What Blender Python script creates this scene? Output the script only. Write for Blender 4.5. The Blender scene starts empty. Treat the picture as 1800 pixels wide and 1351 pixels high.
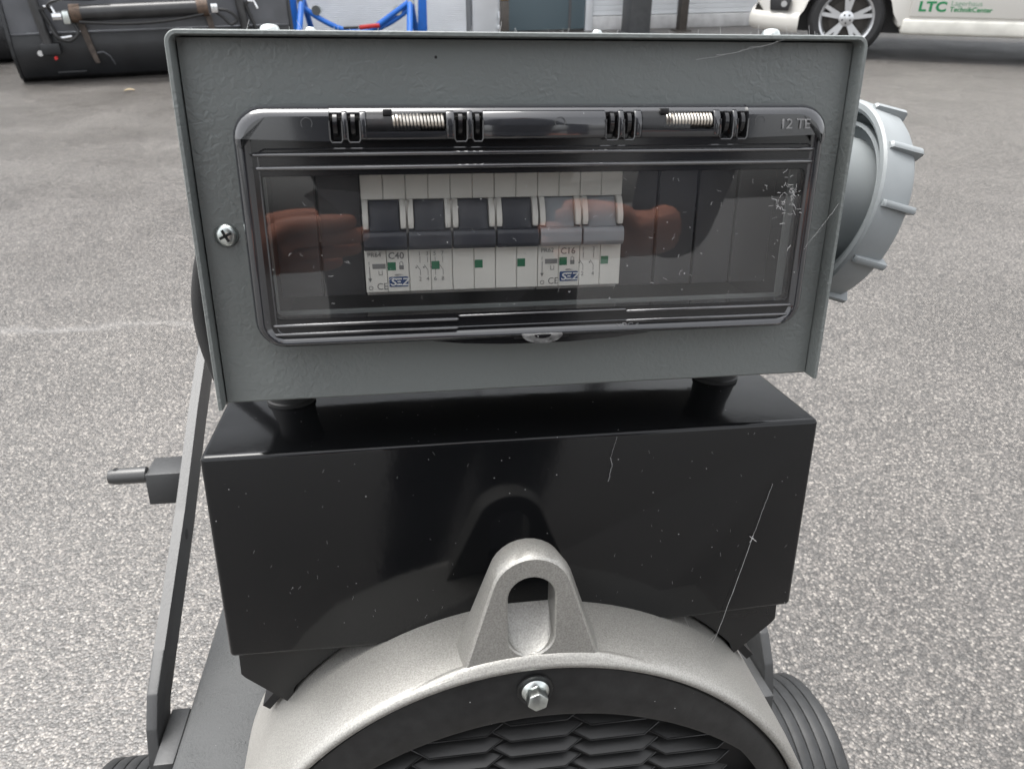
import bpy, bmesh, math, random
from mathutils import Vector, Matrix
random.seed(7)
R = math.radians
sc = bpy.context.scene
COL = sc.collection

# ------------------------------------------------------------------ camera, sky, sun, exposure
CAM_H, PITCH, FPX = 1.0, R(30.2), 1370.0
cam_d = bpy.data.cameras.new('Camera')
cam = bpy.data.objects.new('Camera', cam_d); COL.objects.link(cam)
cam.location = (0, 0, CAM_H); cam.rotation_euler = (math.pi/2 - PITCH, 0, 0)
cam_d.sensor_width = 5.6; cam_d.lens = 5.6*FPX/1800
cam_d.clip_start = 0.004; cam_d.clip_end = 500
cam_d.dof.use_dof = True; cam_d.dof.focus_distance = 0.40; cam_d.dof.aperture_fstop = 4.2
sc.camera = cam

SUN_EL, SUN_AZ = R(72), R(-62)          # azimuth measured from +Y towards +X
world = bpy.data.worlds.new('World'); sc.world = world; world.use_nodes = True
wn = world.node_tree; wn.nodes.clear()
sky = wn.nodes.new('ShaderNodeTexSky'); sky.sky_type = 'NISHITA'; sky.sun_disc = False
sky.sun_elevation = SUN_EL; sky.sun_rotation = SUN_AZ
sky.air_density = 1.0; sky.dust_density = 4.0; sky.ozone_density = 1.0
hs = wn.nodes.new('ShaderNodeHueSaturation'); hs.inputs['Saturation'].default_value = 0.14
bg = wn.nodes.new('ShaderNodeBackground'); bg.inputs['Strength'].default_value = 0.15
wo = wn.nodes.new('ShaderNodeOutputWorld')
wn.links.new(sky.outputs[0], hs.inputs['Color']); wn.links.new(hs.outputs[0], bg.inputs['Color'])
wn.links.new(bg.outputs[0], wo.inputs[0])
sun_d = bpy.data.lights.new('Sun', 'SUN'); sun_d.energy = 1.1; sun_d.angle = R(40); sun_d.color = (1, 0.97, 0.92)
sun = bpy.data.objects.new('Sun', sun_d); COL.objects.link(sun)
sd = Vector((math.sin(SUN_AZ)*math.cos(SUN_EL), math.cos(SUN_AZ)*math.cos(SUN_EL), math.sin(SUN_EL)))
sun.rotation_euler = sd.to_track_quat('Z', 'Y').to_euler()
sun.location = (0, 0, 20)
vs = sc.view_settings
vs.view_transform = 'Standard'; vs.look = 'None'; vs.exposure = 1.66; vs.gamma = 1.0; vs.use_curve_mapping = False
cy = sc.cycles
cy.max_bounces = 10; cy.transparent_max_bounces = 16; cy.glossy_bounces = 6; cy.diffuse_bounces = 4
cy.caustics_reflective = False; cy.caustics_refractive = False
cy.use_denoising = True
try: cy.denoiser = 'OPENIMAGEDENOISE'
except Exception: pass

# photo pixel -> world ray (1800 x 1351 photograph)
cp, sp = math.cos(PITCH), math.sin(PITCH)
def ray(u, v):
    a, b = (u-900)/FPX, (v-675.5)/FPX
    return Vector((a, -sp*b + cp, -cp*b - sp))
def at_z(u, v, z=0.0):
    d = ray(u, v); return Vector((0, 0, CAM_H)) + d*((z-CAM_H)/d.z)

# ------------------------------------------------------------------ materials
def srgb(r, g, b):
    f = lambda c: (c/255/12.92 if c <= 10 else ((c/255+0.055)/1.055)**2.4)
    return (f(r), f(g), f(b), 1)
def mat(name, col, rough=0.5, metal=0.0, coat=0.0, spec=0.5, noise=None, bump=None, dust=0.0, dust_scale=260, rough_noise=0.0, aniso=None):
    """col: linear rgb. noise=(scale, amount, detail); bump=(scale, strength, distance, detail); dust = pale specks"""
    m = bpy.data.materials.new(name); m.use_nodes = True
    nt = m.node_tree; N, L = nt.nodes, nt.links
    b = N['Principled BSDF']
    b.inputs['Roughness'].default_value = rough; b.inputs['Metallic'].default_value = metal
    b.inputs['Coat Weight'].default_value = coat; b.inputs['Coat Roughness'].default_value = 0.06
    b.inputs['Specular IOR Level'].default_value = spec
    tc = N.new('ShaderNodeTexCoord')
    rgb = N.new('ShaderNodeRGB'); rgb.outputs[0].default_value = (*col[:3], 1)
    c = rgb.outputs[0]
    if noise:
        nz = N.new('ShaderNodeTexNoise'); nz.inputs['Scale'].default_value = noise[0]; nz.inputs['Detail'].default_value = noise[2] if len(noise) > 2 else 4
        L.new(tc.outputs['Object'], nz.inputs['Vector'])
        mr = N.new('ShaderNodeMapRange'); mr.inputs[1].default_value = 0.3; mr.inputs[2].default_value = 0.7
        mr.inputs[3].default_value = 1-noise[1]; mr.inputs[4].default_value = 1+noise[1]
        L.new(nz.outputs['Fac'], mr.inputs[0])
        mx = N.new('ShaderNodeVectorMath'); mx.operation = 'SCALE'
        L.new(c, mx.inputs[0]); L.new(mr.outputs[0], mx.inputs['Scale']); c = mx.outputs[0]
    if dust:
        vo = N.new('ShaderNodeTexVoronoi'); vo.inputs['Scale'].default_value = dust_scale
        L.new(tc.outputs['Object'], vo.inputs['Vector'])
        sx = N.new('ShaderNodeSeparateColor'); L.new(vo.outputs['Color'], sx.inputs[0])
        pw = N.new('ShaderNodeMath'); pw.operation = 'POWER'; pw.inputs[1].default_value = 4; L.new(sx.outputs[0], pw.inputs[0])
        ml = N.new('ShaderNodeMath'); ml.operation = 'MULTIPLY'; ml.inputs[1].default_value = dust; L.new(pw.outputs[0], ml.inputs[0])
        lt = N.new('ShaderNodeMath'); lt.operation = 'LESS_THAN'; L.new(vo.outputs['Distance'], lt.inputs[0]); L.new(ml.outputs[0], lt.inputs[1])
        mx = N.new('ShaderNodeMix'); mx.data_type = 'RGBA'
        L.new(lt.outputs[0], mx.inputs['Factor']); L.new(c, mx.inputs['A']); mx.inputs['B'].default_value = (0.42, 0.42, 0.42, 1)
        c = mx.outputs['Result']
    L.new(c, b.inputs['Base Color'])
    if rough_noise:
        nz = N.new('ShaderNodeTexNoise'); nz.inputs['Scale'].default_value = 25; nz.inputs['Detail'].default_value = 5
        L.new(tc.outputs['Object'], nz.inputs['Vector'])
        mr = N.new('ShaderNodeMapRange'); mr.inputs[1].default_value = 0.3; mr.inputs[2].default_value = 0.7
        mr.inputs[3].default_value = max(0.02, rough-rough_noise); mr.inputs[4].default_value = rough+rough_noise
        L.new(nz.outputs['Fac'], mr.inputs[0]); L.new(mr.outputs[0], b.inputs['Roughness'])
    if bump:
        nz = N.new('ShaderNodeTexNoise'); nz.inputs['Scale'].default_value = bump[0]; nz.inputs['Detail'].default_value = bump[3] if len(bump) > 3 else 3
        L.new(tc.outputs['Object'], nz.inputs['Vector'])
        bp = N.new('ShaderNodeBump'); bp.inputs['Strength'].default_value = bump[1]; bp.inputs['Distance'].default_value = bump[2]
        L.new(nz.outputs['Fac'], bp.inputs['Height']); L.new(bp.outputs[0], b.inputs['Normal'])
    return m

def hammer_paint(name, col, scale, strength, dist, rough):
    m = mat(name, col, rough, noise=(9, 0.06), dust=0.055, dust_scale=150)
    nt = m.node_tree; N, L = nt.nodes, nt.links; b = N['Principled BSDF']
    tc = N.new('ShaderNodeTexCoord')
    nz = N.new('ShaderNodeTexNoise'); nz.inputs['Scale'].default_value = scale; nz.inputs['Detail'].default_value = 1.5; nz.inputs['Distortion'].default_value = 0.8
    L.new(tc.outputs['Object'], nz.inputs['Vector'])
    big = N.new('ShaderNodeTexNoise'); big.inputs['Scale'].default_value = 28; L.new(tc.outputs['Object'], big.inputs['Vector'])
    mr = N.new('ShaderNodeMapRange'); mr.inputs[1].default_value = 0.35; mr.inputs[2].default_value = 0.7; mr.inputs[3].default_value = 0.25; mr.inputs[4].default_value = 1.0
    L.new(big.outputs['Fac'], mr.inputs[0])
    ml = N.new('ShaderNodeMath'); ml.operation = 'MULTIPLY'; L.new(nz.outputs['Fac'], ml.inputs[0]); L.new(mr.outputs[0], ml.inputs[1])
    bp = N.new('ShaderNodeBump'); bp.inputs['Strength'].default_value = strength; bp.inputs['Distance'].default_value = dist
    L.new(ml.outputs[0], bp.inputs['Height']); L.new(bp.outputs[0], b.inputs['Normal'])
    return m

def smoked(name, tint, gloss_rough=0.03, refl=1.0, dust=0.0):
    """thin clear plastic: tinted straight-through plus a Fresnel reflection, with specks of dust"""
    m = bpy.data.materials.new(name); m.use_nodes = True
    nt = m.node_tree; N, L = nt.nodes, nt.links; N.clear()
    out = N.new('ShaderNodeOutputMaterial'); tr = N.new('ShaderNodeBsdfTransparent'); tr.inputs[0].default_value = (*tint, 1)
    gl = N.new('ShaderNodeBsdfGlossy'); gl.inputs['Roughness'].default_value = gloss_rough; gl.inputs['Color'].default_value = (1, 1, 1, 1)
    ge = N.new('ShaderNodeNewGeometry'); dt = N.new('ShaderNodeVectorMath'); dt.operation = 'DOT_PRODUCT'   # Schlick, the same for both faces of the sheet
    L.new(ge.outputs['Incoming'], dt.inputs[0]); L.new(ge.outputs['Normal'], dt.inputs[1])
    ab = N.new('ShaderNodeMath'); ab.operation = 'ABSOLUTE'; L.new(dt.outputs['Value'], ab.inputs[0])
    iv = N.new('ShaderNodeMath'); iv.operation = 'SUBTRACT'; iv.inputs[0].default_value = 1.0; L.new(ab.outputs[0], iv.inputs[1])
    p5 = N.new('ShaderNodeMath'); p5.operation = 'POWER'; p5.inputs[1].default_value = 5.0; L.new(iv.outputs[0], p5.inputs[0])
    mu = N.new('ShaderNodeMath'); mu.operation = 'MULTIPLY_ADD'; mu.inputs[1].default_value = 0.95*refl; mu.inputs[2].default_value = 0.05*refl; L.new(p5.outputs[0], mu.inputs[0])
    mx = N.new('ShaderNodeMixShader'); L.new(mu.outputs[0], mx.inputs[0]); L.new(tr.outputs[0], mx.inputs[1]); L.new(gl.outputs[0], mx.inputs[2])
    last = mx.outputs[0]
    if dust:
        tc = N.new('ShaderNodeTexCoord')
        masks = []
        for scale, k in ((230, dust), (90, dust*0.28)):
            vo = N.new('ShaderNodeTexVoronoi'); vo.inputs['Scale'].default_value = scale; L.new(tc.outputs['Object'], vo.inputs['Vector'])
            sx = N.new('ShaderNodeSeparateColor'); L.new(vo.outputs['Color'], sx.inputs[0])
            pw = N.new('ShaderNodeMath'); pw.operation = 'POWER'; pw.inputs[1].default_value = 6; L.new(sx.outputs[0], pw.inputs[0])
            ml = N.new('ShaderNodeMath'); ml.operation = 'MULTIPLY'; ml.inputs[1].default_value = k; L.new(pw.outputs[0], ml.inputs[0])
            lt = N.new('ShaderNodeMath'); lt.operation = 'LESS_THAN'; L.new(vo.outputs['Distance'], lt.inputs[0]); L.new(ml.outputs[0], lt.inputs[1])
            masks.append(lt.outputs[0])
        ad = N.new('ShaderNodeMath'); ad.operation = 'MAXIMUM'; L.new(masks[0], ad.inputs[0]); L.new(masks[1], ad.inputs[1])
        # a faint dusty film with smears
        nz = N.new('ShaderNodeTexNoise'); nz.inputs['Scale'].default_value = 22; nz.inputs['Detail'].default_value = 6; L.new(tc.outputs['Object'], nz.inputs['Vector'])
        mr = N.new('ShaderNodeMapRange'); mr.inputs[1].default_value = 0.45; mr.inputs[2].default_value = 0.8; mr.inputs[3].default_value = 0.010; mr.inputs[4].default_value = 0.05
        L.new(nz.outputs['Fac'], mr.inputs[0])
        a2 = N.new('ShaderNodeMath'); a2.operation = 'MAXIMUM'; L.new(ad.outputs[0], a2.inputs[0]); L.new(mr.outputs[0], a2.inputs[1])
        df = N.new('ShaderNodeBsdfDiffuse'); df.inputs[0].default_value = (0.42, 0.42, 0.42, 1)
        m2 = N.new('ShaderNodeMixShader'); L.new(a2.outputs[0], m2.inputs[0]); L.new(last, m2.inputs[1]); L.new(df.outputs[0], m2.inputs[2])
        last = m2.outputs[0]
    L.new(last, out.inputs[0])
    return m

def asphalt():
    m = bpy.data.materials.new('wet asphalt'); m.use_nodes = True
    nt = m.node_tree; N, L = nt.nodes, nt.links; b = N['Principled BSDF']
    tc = N.new('ShaderNodeTexCoord')
    wob = N.new('ShaderNodeTexNoise'); wob.inputs['Scale'].default_value = 90; L.new(tc.outputs['Object'], wob.inputs['Vector'])
    mixv = N.new('ShaderNodeVectorMath'); mixv.operation = 'MULTIPLY_ADD'
    L.new(wob.outputs['Color'], mixv.inputs[0]); mixv.inputs[1].default_value = (0.006, 0.006, 0.0); L.new(tc.outputs['Object'], mixv.inputs[2])
    vo = N.new('ShaderNodeTexVoronoi'); vo.inputs['Scale'].default_value = 235; vo.inputs['Randomness'].default_value = 1.0
    L.new(mixv.outputs[0], vo.inputs['Vector'])
    sx = N.new('ShaderNodeSeparateColor'); L.new(vo.outputs['Color'], sx.inputs[0])
    cr = N.new('ShaderNodeValToRGB'); e = cr.color_ramp.elements
    e[0].position = 0.0; e[0].color = (0.060, 0.057, 0.054, 1); e[1].position = 1.0; e[1].color = (0.30, 0.278, 0.252, 1)
    for pos, colr in ((0.35, (0.092, 0.087, 0.082, 1)), (0.6, (0.124, 0.115, 0.107, 1)), (0.82, (0.168, 0.154, 0.142, 1))):
        el = e.new(pos); el.color = colr
    L.new(sx.outputs[0], cr.inputs[0])
    # dark binder between the stones
    ed = N.new('ShaderNodeMapRange'); ed.inputs[1].default_value = 0.25; ed.inputs[2].default_value = 0.75; ed.inputs[3].default_value = 1.0; ed.inputs[4].default_value = 0.5
    L.new(vo.outputs['Distance'], ed.inputs[0])
    s1 = N.new('ShaderNodeVectorMath'); s1.operation = 'SCALE'; L.new(cr.outputs[0], s1.inputs[0]); L.new(ed.outputs[0], s1.inputs['Scale'])
    # broad patches of wear
    nz = N.new('ShaderNodeTexNoise'); nz.inputs['Scale'].default_value = 1.7; nz.inputs['Detail'].default_value = 7; nz.inputs['Roughness'].default_value = 0.65
    L.new(tc.outputs['Object'], nz.inputs['Vector'])
    mr = N.new('ShaderNodeMapRange'); mr.inputs[1].default_value = 0.3; mr.inputs[2].default_value = 0.7; mr.inputs[3].default_value = 0.88; mr.inputs[4].default_value = 1.12
    L.new(nz.outputs['Fac'], mr.inputs[0])
    s2 = N.new('ShaderNodeVectorMath'); s2.operation = 'SCALE'; L.new(s1.outputs[0], s2.inputs[0]); L.new(mr.outputs[0], s2.inputs['Scale'])
    # pale uneven line across the ground, left
    sp_ = N.new('ShaderNodeSeparateXYZ'); L.new(tc.outputs['Object'], sp_.inputs[0])
    n3 = N.new('ShaderNodeTexNoise'); n3.inputs['Scale'].default_value = 9; n3.inputs['Detail'].default_value = 5; L.new(tc.outputs['Object'], n3.inputs['Vector'])
    def math_(op, a, bb):
        q = N.new('ShaderNodeMath'); q.operation = op
        for i, x in enumerate((a, bb)):
            if hasattr(x, 'default_value') or hasattr(x, 'links'): L.new(x, q.inputs[i])
            else: q.inputs[i].default_value = x
        return q.outputs[0]
    line = math_('SUBTRACT', sp_.outputs['Y'], math_('MULTIPLY_ADD' if False else 'ADD', math_('MULTIPLY', sp_.outputs['X'], 0.10), 2.17))
    line = math_('ADD', line, math_('MULTIPLY', math_('SUBTRACT', n3.outputs['Fac'], 0.5), 0.14))
    band = N.new('ShaderNodeMapRange'); band.inputs[1].default_value = 0.002; band.inputs[2].default_value = 0.030; band.inputs[3].default_value = 1; band.inputs[4].default_value = 0
    L.new(math_('ABSOLUTE', line, 0.0), band.inputs[0])
    lim = N.new('ShaderNodeMapRange'); lim.inputs[1].default_value = -1.0; lim.inputs[2].default_value = -0.72; lim.inputs[3].default_value = 1; lim.inputs[4].default_value = 0
    L.new(sp_.outputs['X'], lim.inputs[0])
    bm_ = math_('MULTIPLY', math_('MULTIPLY', band.outputs[0], lim.outputs[0]), math_('MULTIPLY', n3.outputs['Fac'], 0.42))
    mx = N.new('ShaderNodeMix'); mx.data_type = 'RGBA'; L.new(bm_, mx.inputs['Factor']); L.new(s2.outputs[0], mx.inputs['A']); mx.inputs['B'].default_value = (0.34, 0.33, 0.32, 1)
    L.new(mx.outputs['Result'], b.inputs['Base Color'])
    # wetness: gloss varies from stone to stone and in patches
    rr = N.new('ShaderNodeMapRange'); rr.inputs[1].default_value = 0.35; rr.inputs[2].default_value = 0.65; rr.inputs[3].default_value = 0.28; rr.inputs[4].default_value = 0.42
    L.new(nz.outputs['Fac'], rr.inputs[0]); L.new(rr.outputs[0], b.inputs['Roughness'])
    b.inputs['Specular IOR Level'].default_value = 0.6
    # relief: rounded stones that stand at different heights and tilt
    h = math_('SUBTRACT', math_('MULTIPLY', sx.outputs[1], 0.9), math_('MULTIPLY', vo.outputs['Distance'], 0.8))
    fine = N.new('ShaderNodeTexNoise'); fine.inputs['Scale'].default_value = 420; fine.inputs['Detail'].default_value = 3; L.new(tc.outputs['Object'], fine.inputs['Vector'])
    h = math_('ADD', h, math_('MULTIPLY', fine.outputs['Fac'], 0.6))
    bp = N.new('ShaderNodeBump'); bp.inputs['Strength'].default_value = 0.65; bp.inputs['Distance'].default_value = 0.0019
    L.new(h, bp.inputs['Height']); L.new(bp.outputs[0], b.inputs['Normal'])
    return m

M = {}
M['asphalt'] = asphalt()
M['hammer'] = hammer_paint('grey hammer finish paint', (0.160, 0.174, 0.170), 400, 0.48, 0.0010, 0.40)
M['frame_grey'] = hammer_paint('grey textured frame paint', (0.062, 0.064, 0.065), 420, 0.9, 0.0014, 0.6)
M['frame_grey'].node_tree.nodes['Principled BSDF'].inputs['Specular IOR Level'].default_value = 0.3
M['frame_dark'] = hammer_paint('dark grey frame paint', (0.040, 0.041, 0.042), 420, 0.35, 0.0009, 0.45)
M['black_gloss'] = mat('black gloss paint', (0.0065, 0.0068, 0.0075), 0.10, coat=0.0, spec=0.38, dust=0.075, dust_scale=270, rough_noise=0.03, bump=(160, 0.05, 0.0006, 2))
M['black_satin'] = mat('black satin paint', (0.012, 0.012, 0.012), 0.30, dust=0.05, dust_scale=200, rough_noise=0.05)
M['black_plate'] = mat('black cover plate', (0.020, 0.020, 0.020), 0.38, noise=(160, 0.25), dust=0.06, dust_scale=190, bump=(500, 0.12, 0.0005), rough_noise=0.06)
M['louver'] = mat('black louvre plastic', (0.012, 0.012, 0.012), 0.33, dust=0.05, dust_scale=300, bump=(700, 0.08, 0.0004))
M['rubber'] = mat('black rubber', (0.018, 0.018, 0.018), 0.6)
M['pitch_black'] = mat('black gasket and painted recess shade', (0.004, 0.004, 0.005), 0.5)  # near-black: shade of holes and recesses put into colour; also gasket black
M['alu'] = mat('cast aluminium', (0.36, 0.352, 0.33), 0.46, metal=0.55, noise=(1300, 0.22, 4), bump=(1200, 0.30, 0.0005, 4), rough_noise=0.08)
M['zinc'] = mat('zinc plated steel', (0.62, 0.66, 0.64), 0.28, metal=1.0, noise=(300, 0.15), bump=(300, 0.1, 0.0004))
M['spring'] = mat('spring steel', (0.62, 0.58, 0.52), 0.3, metal=1.0)
M['smoke_frame'] = mat('dark smoked plastic', (0.010, 0.010, 0.011), 0.14, coat=0.2, dust=0.06, dust_scale=240, rough_noise=0.05)
M['smoke_rim'] = mat('smoked plastic rim', (0.022, 0.023, 0.026), 0.12, coat=0.8, spec=0.6, dust=0.06, dust_scale=240, rough_noise=0.04)
M['pane'] = smoked('smoked clear pane', (0.95, 0.95, 0.95), 0.014, 0.85, dust=0.09)
M['spring_lid'] = smoked('frosted smoked strip', (0.42, 0.42, 0.43), 0.25)
M['breaker'] = mat('light grey breaker plastic', (0.64, 0.63, 0.58), 0.45, noise=(60, 0.04))
M['breaker_shade'] = mat('grey breaker shroud plastic', (0.40, 0.39, 0.36), 0.45)
M['toggle_dark'] = mat('blue black toggle plastic', (0.018, 0.021, 0.030), 0.35)
M['toggle_grey'] = mat('slate grey toggle plastic', (0.24, 0.26, 0.275), 0.40)
M['blank'] = mat('dark blanking plastic', (0.032, 0.032, 0.034), 0.45)
M['green'] = mat('green indicator', (0.012, 0.13, 0.06), 0.4)
M['ink'] = mat('grey print', (0.17, 0.17, 0.165), 0.6)
M['navy'] = mat('navy print', (0.012, 0.045, 0.14), 0.5)
M['white_print'] = mat('white print', (0.62, 0.63, 0.62), 0.5)
M['socket'] = mat('light grey socket plastic', (0.255, 0.275, 0.283), 0.42, noise=(70, 0.05), dust=0.04, dust_scale=200)
M['web'] = mat('dusty cobweb', (0.55, 0.55, 0.55), 0.7)
M['emboss'] = mat('raised smoked lettering', (0.22, 0.22, 0.225), 0.35)
M['grip'] = mat('grey worn grip', (0.13, 0.13, 0.13), 0.4, noise=(500, 0.6, 4), bump=(500, 0.5, 0.0006))
M['rib'] = mat('polished smoked rib', (0.04, 0.04, 0.043), 0.10, coat=1.0, spec=1.0, dust=0.06, dust_scale=240)
M['tyre'] = mat('worn grey rubber tyre', (0.021, 0.022, 0.023), 0.55, noise=(60, 0.25), bump=(260, 0.25, 0.001), dust=0.03, dust_scale=120)
M['steel_pin'] = mat('painted steel pin', (0.05, 0.05, 0.05), 0.35)

# ------------------------------------------------------------------ mesh helpers
class MB:
    def __init__(self, s=1.0): self.bm = bmesh.new(); self.s = s
    def v(self, p): return self.bm.verts.new((p[0]*self.s, p[1]*self.s, p[2]*self.s))
    def f(self, vs):
        try: return self.bm.faces.new(vs)
        except ValueError: return None
    def _bev(self, faces, off, seg):
        if off:
            es = list({e for f in faces if f for e in f.edges})
            bmesh.ops.bevel(self.bm, geom=es, offset=off*self.s, segments=seg, profile=0.5, affect='EDGES', clamp_overlap=True)
    def box(self, x0, x1, y0, y1, z0, z1, bev=0, seg=2):
        c = [self.v((x, y, z)) for z in (z0, z1) for y in (y0, y1) for x in (x0, x1)]
        fs = [self.f([c[i] for i in q]) for q in ((0, 2, 3, 1), (4, 5, 7, 6), (0, 1, 5, 4), (2, 6, 7, 3), (0, 4, 6, 2), (1, 3, 7, 5))]
        self._bev(fs, bev, seg); return self
    def prism(self, pts, ax, a0, a1, bev=0, seg=2):
        """polygon pts extruded along axis ax ('x': pts=(y,z), 'y': (x,z), 'z': (x,y))"""
        def P(p, a): return {'x': (a, p[0], p[1]), 'y': (p[0], a, p[1]), 'z': (p[0], p[1], a)}[ax]
        A = [self.v(P(p, a0)) for p in pts]; B = [self.v(P(p, a1)) for p in pts]; n = len(pts)
        fs = [self.f(A), self.f(B[::-1])] + [self.f([A[i], B[i], B[(i+1) % n], A[(i+1) % n]]) for i in range(n)]
        self._bev(fs, bev, seg); return self
    def loft(self, loops, closed=True, caps=False, ring=False):
        vl = [[self.v(p) for p in lp] for lp in loops]
        if ring: vl.append(vl[0])
        for a, b in zip(vl[:-1], vl[1:]):
            n = len(a)
            for i in range(n if closed else n-1):
                j = (i+1) % n; self.f([a[i], a[j], b[j], b[i]])
        if caps: self.f(vl[0][::-1]); self.f(vl[-1])
        return self
    def tube(self, path, r, n=8, caps=True, closed=False):
        P = [Vector(p) for p in path]; k = len(P)
        rr = r if isinstance(r, (list, tuple)) else [r]*k
        T = []
        for i in range(k):
            a = P[(i-1) % k] if closed else P[max(i-1, 0)]; b = P[(i+1) % k] if closed else P[min(i+1, k-1)]
            T.append((b-a).normalized())
        up = Vector((0, 0, 1)) if abs(T[0].z) < 0.9 else Vector((1, 0, 0))
        nrm = T[0].cross(up).normalized(); loops = []
        for i in range(k):
            nrm = (nrm - T[i]*nrm.dot(T[i])).normalized(); bn = T[i].cross(nrm)
            loops.append([P[i] + (nrm*math.cos(2*math.pi*j/n) + bn*math.sin(2*math.pi*j/n))*rr[i] for j in range(n)])
        return self.loft(loops, True, caps and not closed, ring=closed)
    def cyl(self, p0, p1, r, n=24, r1=None): return self.tube([p0, p1], [r, r if r1 is None else r1], n)
    def lathe(self, prof, c, axis, n=48, a0=0, a1=2*math.pi, closed_prof=False):
        """prof: (radius, along) ; revolve about axis through c"""
        A = Vector(axis).normalized(); e1 = A.orthogonal().normalized()
        if abs(A.y) > 0.9: e1 = Vector((1, 0, 0)); e1 = (e1 - A*e1.dot(A)).normalized()
        e2 = A.cross(e1); c = Vector(c); full = abs(a1-a0-2*math.pi) < 1e-6
        loops = []
        for (r, d) in prof:
            loops.append([c + A*d + (e1*math.cos(t)+e2*math.sin(t))*r for t in [a0+(a1-a0)*i/(n if full else n-1) for i in range(n)]])
        return self.loft(loops, full, False, ring=closed_prof)
    def build(self, name, m, parent=None, sharp=35, fixn=True):
        if fixn: bmesh.ops.recalc_face_normals(self.bm, faces=self.bm.faces)
        me = bpy.data.meshes.new(name); self.bm.to_mesh(me); self.bm.free()
        me.polygons.foreach_set('use_smooth', [True]*len(me.polygons))
        me.set_sharp_from_angle(angle=R(sharp))
        me.materials.append(M[m] if isinstance(m, str) else m)
        o = bpy.data.objects.new(name, me); COL.objects.link(o)
        if parent: o.parent = parent
        return o

def tag(o, label=None, cat=None, group=None, kind=None):
    if label: o['label'] = label
    if cat: o['category'] = cat
    if group: o['group'] = group
    if kind: o['kind'] = kind
    return o
def empty(name, loc=(0, 0, 0), rz=0.0, matrix=None):
    o = bpy.data.objects.new(name, None); COL.objects.link(o); o.empty_display_size = 0.05
    if matrix is not None: o.matrix_world = matrix
    else: o.location = loc; o.rotation_euler = (0, 0, rz)
    return o
def copy_tree(o, parent=None):
    c = o.copy(); COL.objects.link(c); c.parent = parent
    for ch in list(o.children): copy_tree(ch, c)
    return c
def like(o, parent, offset):
    """a copy of a part that shares its mesh, moved by offset (metres)"""
    c = o.copy(); COL.objects.link(c); c.parent = parent; c.location = Vector(o.location) + Vector(offset)
    return c
def rrect(x0, x1, z0, z1, r, n=6):
    pts = []
    for cx, cz, a in ((x1-r, z1-r, 0), (x0+r, z1-r, 90), (x0+r, z0+r, 180), (x1-r, z0+r, 270)):
        for i in range(n+1):
            t = R(a+90*i/n); pts.append((cx+r*math.cos(t), cz+r*math.sin(t)))
    return pts
def text(name, body, size, loc, m, parent, rot=(math.pi/2, 0, 0), depth=0.0001, align='LEFT', sx=1.0, shear=0.0, bold=0.0):
    cu = bpy.data.curves.new(name, 'FONT'); cu.body = body; cu.size = size; cu.extrude = depth; cu.align_x = align; cu.offset = bold; cu.shear = shear
    cu.resolution_u = 3
    t = bpy.data.objects.new(name+'_tmp', cu); COL.objects.link(t)
    bpy.context.view_layer.update()
    me = bpy.data.meshes.new_from_object(t.evaluated_get(bpy.context.evaluated_depsgraph_get()))
    bpy.data.objects.remove(t); bpy.data.curves.remove(cu)
    me.name = name; me.materials.clear(); me.materials.append(M[m])
    o = bpy.data.objects.new(name, me); COL.objects.link(o); o.parent = parent
    o.location = loc; o.rotation_euler = rot; o.scale = (sx, 1, 1)
    return o

# ------------------------------------------------------------------ the ground
g = MB()
N_ = 24; xs = [-120+240*i/N_ for i in range(N_+1)]
vg = [[g.v((x, y, 0)) for x in xs] for y in xs]
for i in range(N_):
    for j in range(N_): g.f([vg[i][j], vg[i][j+1], vg[i+1][j+1], vg[i+1][j]])
ground = g.build('ground', 'asphalt'); tag(ground, 'wet grey asphalt yard with coarse pale stone aggregate', kind='structure')

# ------------------------------------------------------------------ the workshop behind
M['wall_white'] = mat('white ribbed cladding', (0.76, 0.78, 0.80), 0.5, noise=(3, 0.05))
M['plinth'] = mat('pale concrete plinth', (0.62, 0.62, 0.62), 0.8, noise=(12, 0.12))
M['door_grey'] = mat('blue grey steel door', (0.11, 0.15, 0.17), 0.4)
M['trim_grey'] = mat('grey steel trim', (0.22, 0.23, 0.24), 0.45)
M['col_dark'] = mat('dark grey painted column', (0.085, 0.088, 0.092), 0.5, noise=(20, 0.1))
M['post_brown'] = mat('weathered brown grey post', (0.075, 0.066, 0.058), 0.6, noise=(30, 0.2))
M['yellow'] = mat('yellow plastic cap', (0.65, 0.33, 0.02), 0.5)
M['roof'] = mat('grey roof sheet', (0.18, 0.18, 0.19), 0.6)
WALL_YAW = R(15.0); W0 = Vector((1.0, 9.85, 0))
bd = empty('workshop_building', W0, WALL_YAW); tag(bd, 'white clad workshop with ribbed sectional gate and grey door', 'building')
wdir = Vector((math.cos(WALL_YAW), math.sin(WALL_YAW), 0)); wnrm = Vector((-math.sin(WALL_YAW), math.cos(WALL_YAW), 0))
def wall_x(u, v=22, off=0.0):
    d = ray(u, v); o = Vector((0, 0, CAM_H)); t = (W0 + wnrm*off - o).dot(wnrm)/d.dot(wnrm)
    return (o+d*t-W0).dot(wdir)
xg0, xg1 = wall_x(330), wall_x(820)
b = MB(); b.box(-14, 16, 0.12, 12, 0.0, 5.2); b.build('wall', 'wall_white', bd)
b = MB(); b.box(-14.2, 16.2, -0.25, 12.2, 5.2, 5.45, 0.02); b.build('roof', 'roof', bd)
b = MB(); b.box(xg1+0.02, wall_x(893), 0.02, 0.118, 0, 0.09); b.box(wall_x(1042), 15.9, 0.015, 0.118, 0, 0.145, 0.005); b.build('plinth', 'plinth', bd)
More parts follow.
